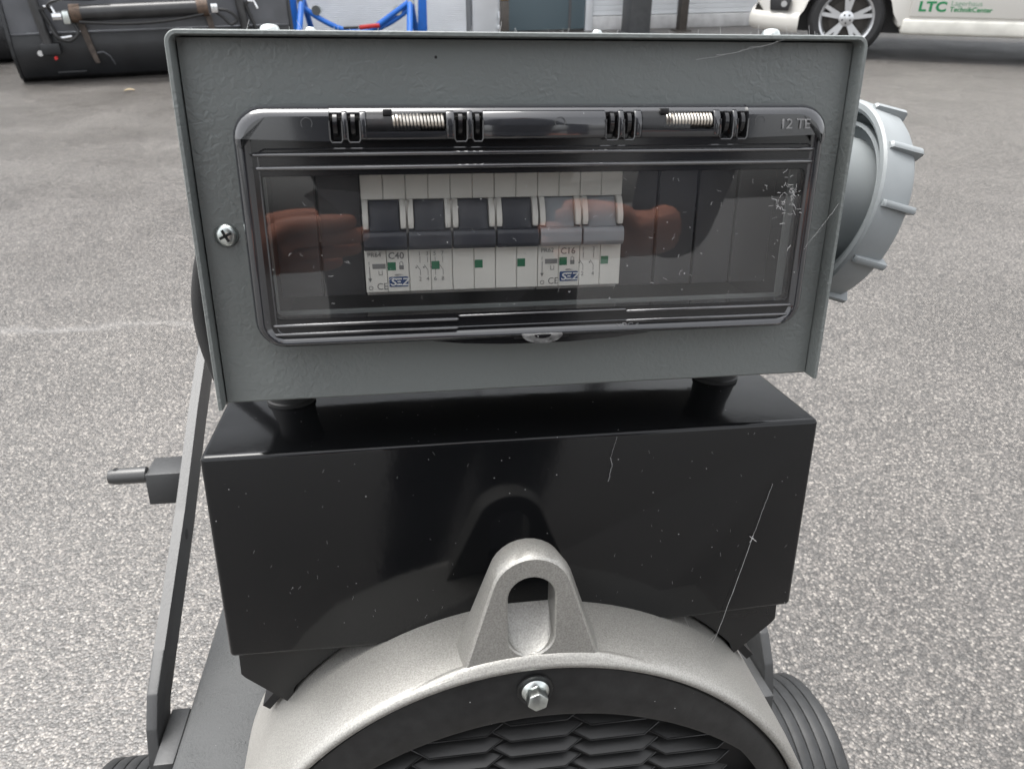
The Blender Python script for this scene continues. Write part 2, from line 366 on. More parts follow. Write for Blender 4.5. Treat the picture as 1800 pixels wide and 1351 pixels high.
# sectional gate: five sections, each of fine horizontal ribs
gate = None
ztop = 4.0; nsec = 6
prof = [(0.08, 0.0)]
nr = 34; hh = ztop/nsec
for i in range(nr):
    z0 = 0.008+(hh-0.016)*i/nr; dz = (hh-0.016)/nr
    prof += [(0.0, z0+dz*0.15), (0.0, z0+dz*0.6), (0.006, z0+dz*0.72), (0.006, z0+dz*0.95)]
prof += [(0.08, hh-0.006)]
b = MB(); b.prism([(0.02+p[0], p[1]) for p in prof], 'x', xg0-2.6, xg1); gate = b.build('gate_section', 'wall_white', bd)
for i in range(1, nsec): like(gate, bd, (0, 0, hh*i))
b = MB(); b.box(xg1+0.004, wall_x(830), 0.015, 0.10, 0.0, ztop, 0.01); b.build('gate_rail', 'trim_grey', bd)
b = MB(); b.box(wall_x(830)+0.004, wall_x(874), -0.03, 0.10, 0.0, 4.6, 0.008); b.build('pilaster', 'wall_white', bd)
b = MB(); b.box(wall_x(874)+0.004, wall_x(880), -0.06, 0.05, 0.14, 0.22, 0.01); b.box(wall_x(873), wall_x(881), -0.05, 0.05, 0.05, 0.09, 0.008); b.build('hinge', 'wall_white', bd)
dx0, dx1 = wall_x(893), wall_x(1030)
dr = MB(); dr.box(dx0, dx1, 0.03, 0.10, 0.02, 2.1, 0.004); door = dr.build('door', 'door_grey', bd)
b = MB(); b.box(dx1-0.20, dx1-0.17, 0.022, 0.029, 0.02, 2.1); b.build('door_strip', 'col_dark', door)
b = MB(); b.cyl((dx0+0.09, 0.03, 1.05), (dx0+0.09, -0.03, 1.05), 0.012, 12); b.cyl((dx0+0.09, -0.03, 1.05), (dx0+0.21, -0.03, 1.05), 0.010, 12); b.build('handle', 'zinc', door)
b = MB(); b.box(dx1+0.004, wall_x(1042), 0.0, 0.11, 0.0, 2.2, 0.004); b.box(dx0-0.06, dx1+0.09, 0.0, 0.11, 2.202, 2.30, 0.004); b.build('door_frame', 'wall_white', bd)
# upright cladding panels to the right of the door
px = [wall_x(1044), wall_x(1193), wall_x(1365), wall_x(1365)+2.2, wall_x(1365)+4.6, 15.5]
for x0, x1 in zip(px[:-1], px[1:]):
    b = MB()
    n_ = 90; pr_ = [(0.11, 0.150)]
    for i in range(n_):
        z0 = 0.150+4.7*i/n_; dz = 4.7/n_
        pr_ += [(0.045, z0+0.004), (0.045, z0+dz*0.82), (0.05, z0+dz*0.88), (0.05, z0+dz*0.99)]
    pr_ += [(0.11, 0.150+4.7)]
    b.prism(pr_, 'x', x0+0.004, x1-0.004); b.build('cladding_panel', 'wall_white', bd)
# posts standing clear of the wall
def wall_post(name, u0, u1, off, label, cat, m, hgt, depth):
    x0, x1 = wall_x(u0, 30, off), wall_x(u1, 30, off)
    o = empty(name, W0 + wdir*(x0+x1)/2 + wnrm*off, WALL_YAW); tag(o, label, cat)
    w = (x1-x0)/2
    q = MB(); q.box(-w, w, -depth, depth, 0.012, hgt, 0.006); q.build('shaft', m, o)
    q = MB(); q.box(-w-0.04, w+0.04, -depth-0.04, depth+0.04, 0, 0.012); q.build('base_plate', m, o)
    return o
c1 = wall_post('steel_column', 1101, 1136, -0.35, 'broad dark grey steel column in front of white wall', 'column', 'col_dark', 5.15, 0.13)
c2 = wall_post('post', 1193, 1206, -0.28, 'thin brown grey post in front of white wall', 'post', 'post_brown', 2.6, 0.05)
c3 = wall_post('bollard', 880, 893, -0.30, 'dark bollard with yellow cap beside grey door', 'bollard', 'post_brown', 0.36, 0.05)
q = MB(); ww = (wall_x(893, 30, -0.30)-wall_x(880, 30, -0.30))/2+0.012
q.box(-ww, ww, -0.062, 0.062, 0.362, 0.46, 0.015); q.build('cap', 'yellow', c3)

# ------------------------------------------------------------------ white van
M['van_white'] = mat('white car paint', (0.62, 0.605, 0.565), 0.26, coat=0.5, noise=(2.5, 0.03))
M['van_sill'] = mat('dirty white sill', (0.62, 0.61, 0.56), 0.45, noise=(6, 0.15))
M['car_black'] = mat('black car plastic', (0.02, 0.02, 0.021), 0.5)
M['car_glass'] = mat('dark car glass', (0.01, 0.012, 0.013), 0.05)
M['car_tyre'] = mat('car tyre rubber', (0.022, 0.022, 0.023), 0.65, noise=(30, 0.2))
M['alloy'] = mat('silver alloy wheel', (0.60, 0.61, 0.62), 0.3, metal=0.8)
M['brake'] = mat('dark brake disc', (0.06, 0.055, 0.05), 0.5, metal=0.6)
M['lamp'] = mat('clear lamp lens', (0.75, 0.76, 0.76), 0.1, metal=0.5)
M['ltc_green'] = mat('green lettering', (0.01, 0.20, 0.07), 0.5)
M['ltc_pale'] = mat('pale grey green lettering', (0.20, 0.33, 0.24), 0.5)
VR = 0.325
hub = at_z(1488, 34, VR)
van = empty('van', (hub.x, hub.y, 0), R(-17.7)); tag(van, 'white van with green lettering on its door, parked by the workshop', 'van')
def arch(cx, r, n=14): return [(cx+r*math.cos(math.pi-math.pi*i/n), 0.30+r*math.sin(math.pi-math.pi*i/n)) for i in range(n+1)]
RW = 3.0
low = 0.27
out = [(-0.62, low-0.03), (-0.43, low)] + arch(0, 0.40) + [(0.43, low), (RW-0.43, low)] + arch(RW, 0.40) + [(RW+0.43, low), (RW+0.95, 0.30),
      (RW+1.0, 0.9), (RW+0.98, 1.75), (RW+0.90, 1.93), (0.95, 1.95), (0.72, 1.90), (-0.15, 1.20), (-0.62, 1.05), (-0.78, 0.85), (-0.80, 0.45)]
body = MB()
n = len(out)
def plan(x):  # half-width inset towards the nose
    return 0.30*max(0, (-0.35-x)/0.45)**1.6 if x < -0.35 else 0.0
def lean(z): return 0.16*max(0, (z-0.95)/1.0)**1.3
A = [body.v((x, plan(x)+lean(z), z)) for x, z in out]; B = [body.v((x, 1.86-plan(x)-lean(z), z)) for x, z in out]
fa, fb = body.f(A), body.f(B[::-1])
rim = [body.f([A[i], B[i], B[(i+1) % n], A[(i+1) % n]]) for i in range(n)]
bmesh.ops.bevel(body.bm, geom=list(fa.edges)+list(fb.edges), offset=0.022, segments=3, profile=0.5, affect='EDGES')
bmesh.ops.triangulate(body.bm, faces=[f for f in body.bm.faces if len(f.verts) > 4])
vb = body.build('body', 'van_white', van, 40)
b = MB(); b.box(0.45, RW-0.45, -0.012, 0.12, 0.215, 0.345, 0.03, 4); b.build('sill', 'van_sill', van)
# doors, each a panel a few millimetres proud, with gaps between
d1 = MB(); d1.box(0.50, 1.44, -0.008, 0.02, 0.36, 1.0, 0.006); fd = d1.build('door', 'van_white', van)
d2 = MB(); d2.box(1.455, 2.52, -0.008, 0.02, 0.36, 1.0, 0.006); sd2 = d2.build('door', 'van_white', van)
b = MB(); b.box(1.20, 1.38, -0.035, -0.010, 0.88, 0.92, 0.008); b.build('handle', 'van_white', fd)
b = MB(); b.box(1.52, 1.70, -0.035, -0.010, 0.88, 0.92, 0.008); b.build('handle', 'van_white', sd2)
for x0, x1 in ((0.62, 1.40), (1.50, 2.45), (2.55, 3.75)):
    b = MB(); b.prism([(x0 if x0 > 0.7 else 0.45, 1.12), (x1, 1.12), (x1, 1.70), (x0+0.05 if x0 > 0.7 else 0.85, 1.70)], 'y', -0.002, 0.012)
    w = b.build('window', 'car_glass', van)
    for vv in w.data.vertices: vv.co.y += lean(vv.co.z) - 0.004
# bumper, fog lamp surround, headlight
b = MB()
lp = []
for z, push in ((0.20, 0.05), (0.225, 0.012), (0.26, 0.0), (0.31, 0.0), (0.345, 0.012), (0.36, 0.04)):
    lp.append([(-0.40, 0.006+push*0.3, z), (-0.55, plan(-0.55)-0.02+push, z), (-0.70, plan(-0.70)-0.02+push, z), (-0.84+push, 0.30, z), (-0.85+push, 0.93, z),
               (-0.84+push, 1.56, z), (-0.70, 1.88-plan(-0.70)-push, z), (-0.40, 1.854-push*0.3, z)])
b.loft(lp, closed=False); b.build('bumper_lip', 'van_white', van, 50)
b = MB(); b.prism([(-0.66, 0.37), (-0.50, 0.375), (-0.485, 0.47), (-0.675, 0.475)], 'y', 0.02, 0.10, 0.006)
fo = b.build('fog_light', 'car_black', van)
for vv in fo.data.vertices: vv.co.y += plan(vv.co.x)-0.035
b = MB(); b.cyl((-0.545, 0.03, 0.43), (-0.545, 0.06, 0.43), 0.026, 18); fl = b.build('lens', 'lamp', fo)
for vv in fl.data.vertices: vv.co.y += plan(vv.co.x)-0.045
b = MB(); b.prism([(-0.74, 0.86), (-0.42, 0.93), (-0.40, 1.03), (-0.66, 1.00)], 'y', 0.0, 0.14, 0.01); hl = b.build('headlight', 'lamp', van)
for vv in hl.data.vertices: vv.co.y += plan(vv.co.x)-0.03
def car_wheel(parent, x, y0, side):
    w = MB()
    pr_ = [(0.205, 0.02), (0.225, 0.0), (0.275, -0.005), (0.305, 0.012), (VR, 0.045), (VR, 0.17), (0.305, 0.205), (0.225, 0.21), (0.205, 0.19)]
    w.lathe(pr_, (x, y0, VR), (0, side, 0), 48, closed_prof=True); ty = w.build('wheel', 'car_tyre', parent)
    w = MB()
    w.lathe([(0.205, 0.18), (0.195, 0.10), (0.20, 0.04), (0.222, 0.012), (0.232, 0.004), (0.228, -0.004), (0.214, 0.004), (0.205, 0.02)], (x, y0, VR), (0, side, 0), 48)
    for k in range(5):
        t = 2*math.pi*k/5+0.31
        for s_ in (-0.16, 0.16):
            c_, s2 = math.cos(t+s_*0.25), math.sin(t+s_*0.25); c3_, s3 = math.cos(t+s_), math.sin(t+s_)
            px_, pz_ = -s2, c2_ if False else c_
            wd = 0.020
            p0 = Vector((x+0.05*c_, y0+side*0.018, VR+0.05*s2)); p1 = Vector((x+0.212*c3_, y0+side*0.010, VR+0.212*s3))
            dv = (p1-p0).normalized(); nv = Vector((-dv.z, 0, dv.x))*wd
            yb = Vector((0, side*0.03, 0))
            w.loft([[p0-nv, p0+nv, p0+nv+yb, p0-nv+yb], [p1-nv*0.75, p1+nv*0.75, p1+nv*0.75+yb, p1-nv*0.75+yb]], True, True)
    w.lathe([(0.0, 0.006), (0.045, 0.008), (0.062, 0.018), (0.065, 0.05)], (x, y0, VR), (0, side, 0), 32); w.build('rim', 'alloy', ty)
    w = MB(); w.cyl((x, y0+side*0.075, VR), (x, y0+side*0.095, VR), 0.15, 40); w.cyl((x, y0+side*0.10, VR), (x, y0+side*0.17, VR), 0.20, 40); w.build('brake_disc', 'brake', ty)
    for k in range(5):
        t = 2*math.pi*(k+0.5)/5+0.31
        w = MB(); w.cyl((x+0.035*math.cos(t), y0+side*0.002, VR+0.035*math.sin(t)), (x+0.035*math.cos(t), y0+side*0.02, VR+0.035*math.sin(t)), 0.008, 8); w.build('wheel_bolt', 'car_black', ty)
for x in (0, RW):
    car_wheel(van, x, 0.02, 1); car_wheel(van, x, 1.84, -1)
b = MB(); b.box(-0.5, RW+0.6, 0.25, 1.61, 0.20, 0.30); b.box(-0.45, 0.45, 0.24, 0.26, 0.25, 0.72); b.box(RW-0.45, RW+0.45, 0.24, 0.26, 0.25, 0.72); b.build('underbody', 'car_black', van)
text('lettering', 'LTC', 0.105, (0.555, -0.0095, 0.405), 'ltc_green', van, depth=0.001, sx=1.15, bold=0.004)
text('lettering', 'Lagerhaus', 0.052, (0.80, -0.0095, 0.452), 'ltc_pale', van, depth=0.001, sx=1.15)
text('lettering', 'TechnikCenter', 0.052, (0.80, -0.0095, 0.405), 'ltc_green', van, depth=0.001, sx=1.02, bold=0.001)

# ------------------------------------------------------------------ hydraulic bucket at the left
M['bucket'] = mat('black bucket steel', (0.016, 0.017, 0.019), 0.42, noise=(5, 0.35), bump=(30, 0.12, 0.004), rough_noise=0.08)
M['bucket_grey'] = mat('grey bucket steel with painted sky light', (0.075, 0.078, 0.086), 0.42, noise=(6, 0.25))  # paler than the shell: reflected sky light put into the colour
M['ram'] = mat('dark hydraulic ram', (0.03, 0.03, 0.031), 0.3, noise=(12, 0.3))
M['rust'] = mat('rusty steel', (0.085, 0.055, 0.038), 0.7, noise=(40, 0.4))
M['chrome'] = mat('bright fitting', (0.75, 0.76, 0.77), 0.15, metal=1.0)
M['hose'] = mat('black hydraulic hose', (0.012, 0.012, 0.012), 0.4)
M['red'] = mat('red plastic plug', (0.45, 0.02, 0.02), 0.4)
bl, br = at_z(40, 150), at_z(290, 136)
byaw = math.atan2(br.y-bl.y, br.x-bl.x); bw = 2.02
bu = empty('loader_bucket', bl, byaw); tag(bu, 'black hydraulic loader bucket with rams and hoses standing on asphalt', 'bucket')
prof = [(0.40, 0.0), (0.16, 0.004), (0.085, 0.04), (0.03, 0.12), (0.0, 0.20), (0.0, 0.27), (0.02, 0.345)]
inner_ = [(y+0.035 if z > 0.02 else y, z+(0.03 if z < 0.05 else 0.0)) for y, z in prof[::-1]]
b = MB(); b.prism(prof+inner_, 'x', 0.012, bw-0.012); b.build('shell', 'bucket', bu, 25)
up = [(0.022, 0.350), (0.05, 0.60), (0.10, 0.95), (0.14, 0.95), (0.09, 0.60), (0.06, 0.350)]
b = MB(); b.prism(up, 'x', 0.012, bw-0.012); b.box(0.015, bw-0.015, 0.008, 0.02, 0.335, 0.349, 0.004); b.build('back_plate', 'bucket_grey', bu)
side = [(0.40, 0.0), (0.16, 0.0), (0.08, 0.035), (0.02, 0.12), (-0.01, 0.20), (-0.01, 0.30), (0.03, 0.55), (0.09, 0.98), (0.35, 0.98), (0.75, 0.45), (0.85, 0.02)]
for x0 in (-0.012, bw-0.010):
    b = MB(); b.prism(side, 'x', x0, x0+0.022, 0.003); b.build('side_plate', 'bucket', bu)
# rams, pipes and fittings
def one(name, m, parent, fn):
    b = MB(); fn(b); return b.build(name, m, parent)
def ram(x, lean_=0.0):
    r_ = one('ram', 'ram', bu, lambda b: b.cyl((x, -0.05, 0.27), (x-lean_, -0.02, 0.92), 0.034, 20))
    one('ram_foot', 'bucket', r_, lambda b: b.box(x-0.055, x+0.075, -0.085, -0.005, 0.205, 0.285, 0.012))
    one('pipe', 'hose', r_, lambda b: b.cyl((x+0.085, -0.06, 0.30), (x+0.065-lean_, -0.04, 0.52), 0.014, 10))
    one('fitting', 'chrome', r_, lambda b: b.cyl((x-0.065, -0.075, 0.22), (x-0.065, -0.02, 0.22), 0.020, 12))
    one('fitting', 'chrome', r_, lambda b: b.tube([(x+0.03, -0.06, 0.505), (x+0.045, -0.09, 0.528), (x+0.085, -0.09, 0.528), (x+0.105, -0.09, 0.475)], 0.012, 8))
    one('fitting', 'chrome', r_, lambda b: b.cyl((x+0.08, -0.065, 0.315), (x+0.17, -0.065, 0.325), 0.010, 8))
    one('plug', 'red', r_, lambda b: b.cyl((x+0.03, -0.095, 0.185), (x+0.03, -0.05, 0.185), 0.012, 10))
    return r_
ram(0.25, 0.06); ram(1.66, 0.05)
cr_ = one('cross_ram', 'ram', bu, lambda b: b.cyl((0.48, -0.09, 0.478), (1.38, -0.09, 0.492), 0.056, 24))
one('rusty_collar', 'rust', cr_, lambda b: b.cyl((0.45, -0.09, 0.478), (0.52, -0.09, 0.479), 0.061, 20))
one('rusty_collar', 'rust', cr_, lambda b: b.cyl((1.32, -0.09, 0.491), (1.40, -0.09, 0.493), 0.060, 20))
one('fitting', 'chrome', cr_, lambda b: b.cyl((0.33, -0.09, 0.462), (0.39, -0.09, 0.462), 0.030, 8))
one('fitting', 'zinc', cr_, lambda b: b.box(0.395, 0.445, -0.13, -0.05, 0.41, 0.50, 0.012))
one('fitting', 'chrome', cr_, lambda b: b.box(1.42, 1.47, -0.12, -0.06, 0.455, 0.52, 0.006))
for pts in ([(0.34, -0.08, 0.48), (0.32, -0.12, 0.54), (0.42, -0.12, 0.575), (0.62, -0.1, 0.57), (0.72, -0.1, 0.60)], [(0.30, -0.10, 0.40), (0.33, -0.12, 0.33), (0.40, -0.12, 0.30), (0.47, -0.10, 0.35), (0.45, -0.08, 0.44)],
            [(1.46, -0.09, 0.475), (1.54, -0.11, 0.465), (1.60, -0.11, 0.41), (1.55, -0.11, 0.37), (1.50, -0.10, 0.42), (1.45, -0.09, 0.46)], [(0.50, -0.14, 0.425), (0.8, -0.15, 0.405), (1.1, -0.15, 0.415), (1.36, -0.13, 0.45)]):
    sm = []
    P = [Vector(p) for p in pts]
    for i in range(len(P)-1):
        p0, p1, p2, p3 = P[max(i-1, 0)], P[i], P[i+1], P[min(i+2, len(P)-1)]
        for k in range(6):
            t = k/6; sm.append(0.5*((2*p1)+(p2-p0)*t+(2*p0-5*p1+4*p2-p3)*t*t+(3*p1-p0-3*p2+p3)*t**3))
    sm.append(P[-1]); b = MB(); b.tube(sm, 0.011, 8); b.build('hose', 'hose', bu)
M['rust_brown'] = mat('brown scuffed steel', (0.085, 0.068, 0.058), 0.6, noise=(30, 0.4))
for xb_, zt_ in ((0.47, 0.43), (1.37, 0.44)):
    one('bracket_strip', 'rust_brown', bu, lambda b: b.loft([[(xb_, -0.05, zt_), (xb_+0.045, -0.05, zt_), (xb_+0.045, 0.03, zt_), (xb_, 0.03, zt_)], [(xb_+0.035, -0.035, 0.24), (xb_+0.075, -0.035, 0.24), (xb_+0.075, -0.002, 0.24), (xb_+0.035, -0.002, 0.24)], [(xb_+0.06, -0.015, 0.13), (xb_+0.09, -0.015, 0.13), (xb_+0.09, 0.03, 0.13), (xb_+0.06, 0.03, 0.13)]], True, True))
b = MB(); b.tube([(0.555, -0.012, 0.20), (0.60, -0.008, 0.205), (0.64, 0.0, 0.17), (0.66, 0.03, 0.11)], 0.007, 6); b.build('wire_hook', 'bucket_grey', bu)
b = MB(); b.box(0.25, 0.45, 0.055, 0.085, 0.060, 0.074, 0.004); b.build('maker_plate', 'bucket', bu)
b2 = empty('loader_bucket', at_z(22, 113) - Vector((bw*math.cos(byaw), bw*math.sin(byaw), 0)), byaw)
tag(b2, 'dark bucket half hidden behind the hydraulic loader bucket', 'bucket')
for ch in list(bu.children):
    if ch.name.split('.')[0] in ('shell', 'back_plate', 'side_plate'): copy_tree(ch, b2)

# a dry leaf blown onto the asphalt
M['leaf'] = mat('pale dry leaf', (0.42, 0.33, 0.20), 0.7, noise=(80, 0.3))
b = MB(); lf_ = []
for i in range(9):
    f_ = i/8; wdt = 0.022*math.sin(math.pi*(0.06+0.9*f_)); x = -0.05+0.10*f_; z = 0.004+0.012*math.sin(math.pi*f_)
    lf_.append([(x, -wdt, z+0.006), (x, 0, z), (x, wdt, z+0.008), (x, wdt, z+0.0095), (x, 0, z+0.0015), (x, -wdt, z+0.0075)])
b.loft(lf_, True, True); leaf = b.build('dry_leaf', 'leaf'); leaf.scale = (0.7, 0.7, 0.7); leaf.location = at_z(228, 161); leaf.rotation_euler = (0, 0, 0.35)
tag(leaf, 'pale curled dry leaf lying on the asphalt by the loader bucket', 'leaf')

# ------------------------------------------------------------------ blue implement stand
M['blue'] = mat('blue enamel paint', (0.018, 0.15, 0.58), 0.35, noise=(8, 0.12))
M['timber'] = mat('pale timber', (0.35, 0.22, 0.12), 0.8, noise=(30, 0.3))
s0, s1 = at_z(522, 80), at_z(745, 80)
L_ = (s1-s0).length
st = empty('implement_stand', (s0+s1)/2, math.atan2(s1.y-s0.y, s1.x-s0.x)); tag(st, 'blue tubular steel stand in front of the ribbed gate', 'stand')
for sx in (-1, 1):
    x = sx*L_/2
    b = MB(); b.prism([(x-0.06, 0.0), (x+0.04, 0.0), (x+0.05, 0.45), (x+0.05, 1.0), (x-0.04, 1.0), (x-0.03, 0.45)], 'y', -0.02, 0.02, 0.006); pl = b.build('side_plate', 'blue', st)
    b = MB(); b.tube([(x-sx*0.10, -0.35, 0.03), (x-sx*0.11, -0.02, 0.42), (x-sx*0.11, 0.02, 0.42), (x-sx*0.10, 0.35, 0.03)], 0.03, 10); b.build('leg', 'blue', st)
    b = MB(); b.cyl((x-sx*0.10, -0.07, 0.40), (x-sx*0.10, -0.03, 0.40), 0.03, 12); b.build('bolt', 'zinc', pl)
    b = MB(); b.cyl((x-sx*0.24, -0.03, 0.32), (x-sx*0.24, 0.03, 0.32), 0.045, 14); b.build('roller', 'zinc', pl)
pts = [(-L_/2+0.08+(L_-0.16)*i/20, 0.0, 0.12+0.25*abs(2*i/20-1)**1.8) for i in range(21)]
b = MB(); b.tube(pts, 0.026, 12); b.build('curved_tube', 'blue', st)
b = MB(); b.tube([(0.12, -0.05, 0.14), (L_/2-0.08, -0.02, 0.42)], 0.026, 12); b.build('diagonal_tube', 'blue', st)
b = MB(); b.tube([(0.02, -0.06, 0.17), (0.22, -0.06, 0.19)], 0.022, 10); b.build('handle_grip', 'red', st)
b = MB(); b.tube([(-0.14, -0.06, 0.165), (0.02, -0.06, 0.17)], 0.014, 8); b.build('rod', 'car_black', st)
tb = MB(); tb.box(-0.45, 0.45, -0.06, 0.06, 0, 0.075, 0.004); tbo = tb.build('timber_beam', 'timber')
tbo.location = (s0+s1)/2 + Vector((0.55, -0.28, 0)); tbo.rotation_euler = (0, 0, 0.12); tag(tbo, 'pale timber beam lying by the blue stand', 'timber')

# ================================================================== the generator
# its own axes: X right, Y away from the viewer, Z up; origin at the foot of the control box front; millimetres
GM = Matrix(((0.98929, -0.14594, 0.00177, 0.00916), (0.14397, 0.97781, 0.15218, 0.28368), (-0.02394, -0.15029, 0.98835, 0.83033), (0, 0, 0, 1)))
q3 = GM.to_3x3().to_quaternion()
GEN = empty('generator', matrix=Matrix.Translation(GM.translation) @ q3.to_matrix().to_4x4())
tag(GEN, 'wheeled tractor generator with grey control box, black terminal box and aluminium end shield', 'generator')
K = 0.001
def G(): return MB(K)

# --- control box: hood (top and two sides), recessed front panel, floor and back
HW, HH, TH, RAD = 128.5, 139.8, 1.8, 4.5
def hood_outline(o):
    r = max(RAD-o, 0.6); pts = [(HW-o, 0.0)]
    for i in range(7):
        t = R(90*i/6); pts.append((HW-o-r+r*math.cos(t), HH-o-r+r*math.sin(t)))
    for i in range(7):
        t = R(90+90*i/6); pts.append((-HW+o+r+r*math.cos(t), HH-o-r+r*math.sin(t)))
    pts.append((-HW+o, 0.0)); return pts
b = G(); oo, ii = hood_outline(0), hood_outline(TH)
bo = hood_outline(0.35); bi = hood_outline(TH-0.35)
lo = [[(x, 0.5, z) for x, z in oo], [(x, 0.0, z) for x, z in bo], [(x, 0.0, z) for x, z in bi], [(x, 0.5, z) for x, z in ii], [(x, 132, z) for x, z in ii], [(x, 132, z) for x, z in oo]]
vl = [[b.v(p) for p in lp] for lp in lo]
for a, c in zip(vl, vl[1:]+vl[:1]):
    for i in range(len(a)-1): b.f([a[i], a[i+1], c[i+1], c[i]])
b.f([l_[0] for l_ in vl]); b.f([l_[-1] for l_ in vl][::-1])
hood = b.build('hood', 'hammer', GEN)
b = G()
OX0, OX1, OZ0, OZ1 = -101.5, 107.0, 38.0, 91.5
pw = HW-TH-0.7; pz1 = HH-TH-0.6
loops = []
for (x0, x1, z0, z1, y) in ((OX0, OX1, OZ0, OZ1, 8.6), (OX0, OX1, OZ0, OZ1, 7.0), (-pw, pw, 0.9, pz1, 7.0), (-pw, pw, 0.2, pz1, 7.7), (-pw, pw, 0.2, pz1, 130.0)):
    loops.append([(x0, y, z0), (x1, y, z0), (x1, y, z1), (x0, y, z1)])
b.loft(loops, True, False); b.f([b.v(p) for p in loops[-1]])
panel = b.build('front_panel', 'hammer', GEN, 40)
# inside: an added black tray behind the breakers, keeps the interior dark
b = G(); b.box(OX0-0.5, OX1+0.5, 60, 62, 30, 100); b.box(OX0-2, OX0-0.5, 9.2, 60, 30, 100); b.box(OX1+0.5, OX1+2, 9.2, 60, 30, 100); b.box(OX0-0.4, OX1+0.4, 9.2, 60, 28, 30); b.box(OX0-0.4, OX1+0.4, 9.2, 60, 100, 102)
b.build('added_dark_tray', 'pitch_black', GEN)
# cross-head screw at the left, and a plain small hole near the top edge
def pan_screw(name, c, d, r, h, parent, cross=True):
    d = Vector(d).normalized(); c = Vector(c)
    b = G(); b.lathe([(r*1.0, 0.0), (r*0.99, h*0.35), (r*0.86, h*0.72), (r*0.6, h*0.94), (r*0.25, h*1.0), (0.01, h*1.0)], c, d, 32)
    s_ = b.build(name, 'zinc', parent)
    if cross:
        e1 = Vector((1, 0, 0)) if abs(d.y) > 0.5 else Vector((1, 0, 0)); e2 = d.cross(e1)
        b = G(); cc = c + d*(h*1.005)
        for u_, v_ in ((e1, e2), (e2, e1)):
            u2 = (u_*math.cos(0.45)+v_*math.sin(0.45)*(1 if u_ is e1 else -1)); v2 = d.cross(u2)
            p = [cc+u2*r*0.56+v2*r*0.12, cc-u2*r*0.56+v2*r*0.12, cc-u2*r*0.56-v2*r*0.12, cc+u2*r*0.56-v2*r*0.12]
            b.loft([[x_-d*0.6 for x_ in p], [x_+d*0.06*r/4 for x_ in p]], True, True)
        b.build('cross_slot', 'pitch_black', s_)
    return s_
pan_screw('panel_screw', (-117.9, 7.0, 68.9), (0, -1, 0), 4.4, 2.2, GEN)
for x, y, r_, h_ in ((-96.2, 22, 3.8, 3.1), (-84.4, 55, 2.6, 4.1), (35.4, 55, 2.6, 4.2), (98.7, 22, 3.8, 3.4)):
    pan_screw('lid_screw', (x, y, HH-0.1), (0, 0, 1), r_, h_, GEN, False)
b = G(); b.lathe([(0.55, 0), (0.01, 0.05)], (-36.5, 6.98, 131.5), (0, -1, 0), 12); b.build('pin_hole', 'pitch_black', GEN)

# --- hinged viewing cover of the breakers
CX0, CX1, CZ0, CZ1, CR = -109.6, 113.6, 26.2, 115.6, 11.5
b = G(); prof = [(0.0, 6.9), (0.0, -1.5), (0.5, -3.6), (1.6, -5.4), (3.2, -6.3), (4.6, -6.0), (5.6, -5.0), (6.2, -4.6)]
loops = [[(x, y, z) for x, z in rrect(CX0+o, CX1-o, CZ0+o*0.75, CZ1-o*0.8, CR-o, 7)] for o, y in prof]
b.loft(loops); cover = b.build('viewing_cover', 'smoke_rim', GEN, 50)
b = G()
fl_ = [[(x, -4.6, z) for x, z in rrect(CX0+6.2, CX1-6.2, CZ0+4.65, CZ1-4.96, CR-6.2, 7)],
       [(x, -4.6, z) for x, z in rrect(OX0, OX1, OZ0, OZ1, 2.2, 7)], [(x, 1.5, z) for x, z in rrect(OX0, OX1, OZ0, OZ1, 2.2, 7)]]
b.loft(fl_); b.build('cover_face', 'smoke_frame', cover)
b = G(); b.prism(rrect(OX0+0.15, OX1-0.15, OZ0+0.15, OZ1-0.15, 2.0, 5), 'y', -4.5, -2.9); b.build('pane', 'pane', cover)
# thin bead round the window and the moulded ribs
b = G(); bead = rrect(CX0+8.3, CX1-5.0, CZ0+6.2, 100.8, 3.0, 5); b.tube([(x, -4.6, z) for x, z in bead], 0.35, 6, closed=True); b.build('bead', 'smoke_rim', cover)
def rib(x0, x1, z, hgt=1.5, lift=1.5, m='rib'):
    b = G(); r = hgt/2+0.1
    b.tube([(x0, -4.5, z), (x0+0.6, -4.9, z), (x1-0.6, -4.9, z), (x1, -4.5, z)], [r*0.6, r, r, r*0.6], 16); return b.build('rib', m, cover, 60)
rib(-103, 110, 99.0); rib(-102.4, 109.4, 94.3)
rib(-102.5, -31.6, 35.7, 1.2); rib(-102.3, -31.8, 32.2, 1.2); rib(37.2, 108.6, 36.2, 1.2); rib(37.2, 108.0, 32.2, 1.2); rib(-31.2, 36.8, 37.0, 0.7, 0.9)
b = G(); b.prism([(-52, 27.6), (-30, 25.2), (-12, 24.1), (14, 24.0), (34, 25.0), (58, 27.4), (36, 29.5), (-30, 29.5)], 'y', -4.0, 4.0, 0.8); b.build('finger_tab', 'smoke_frame', cover)
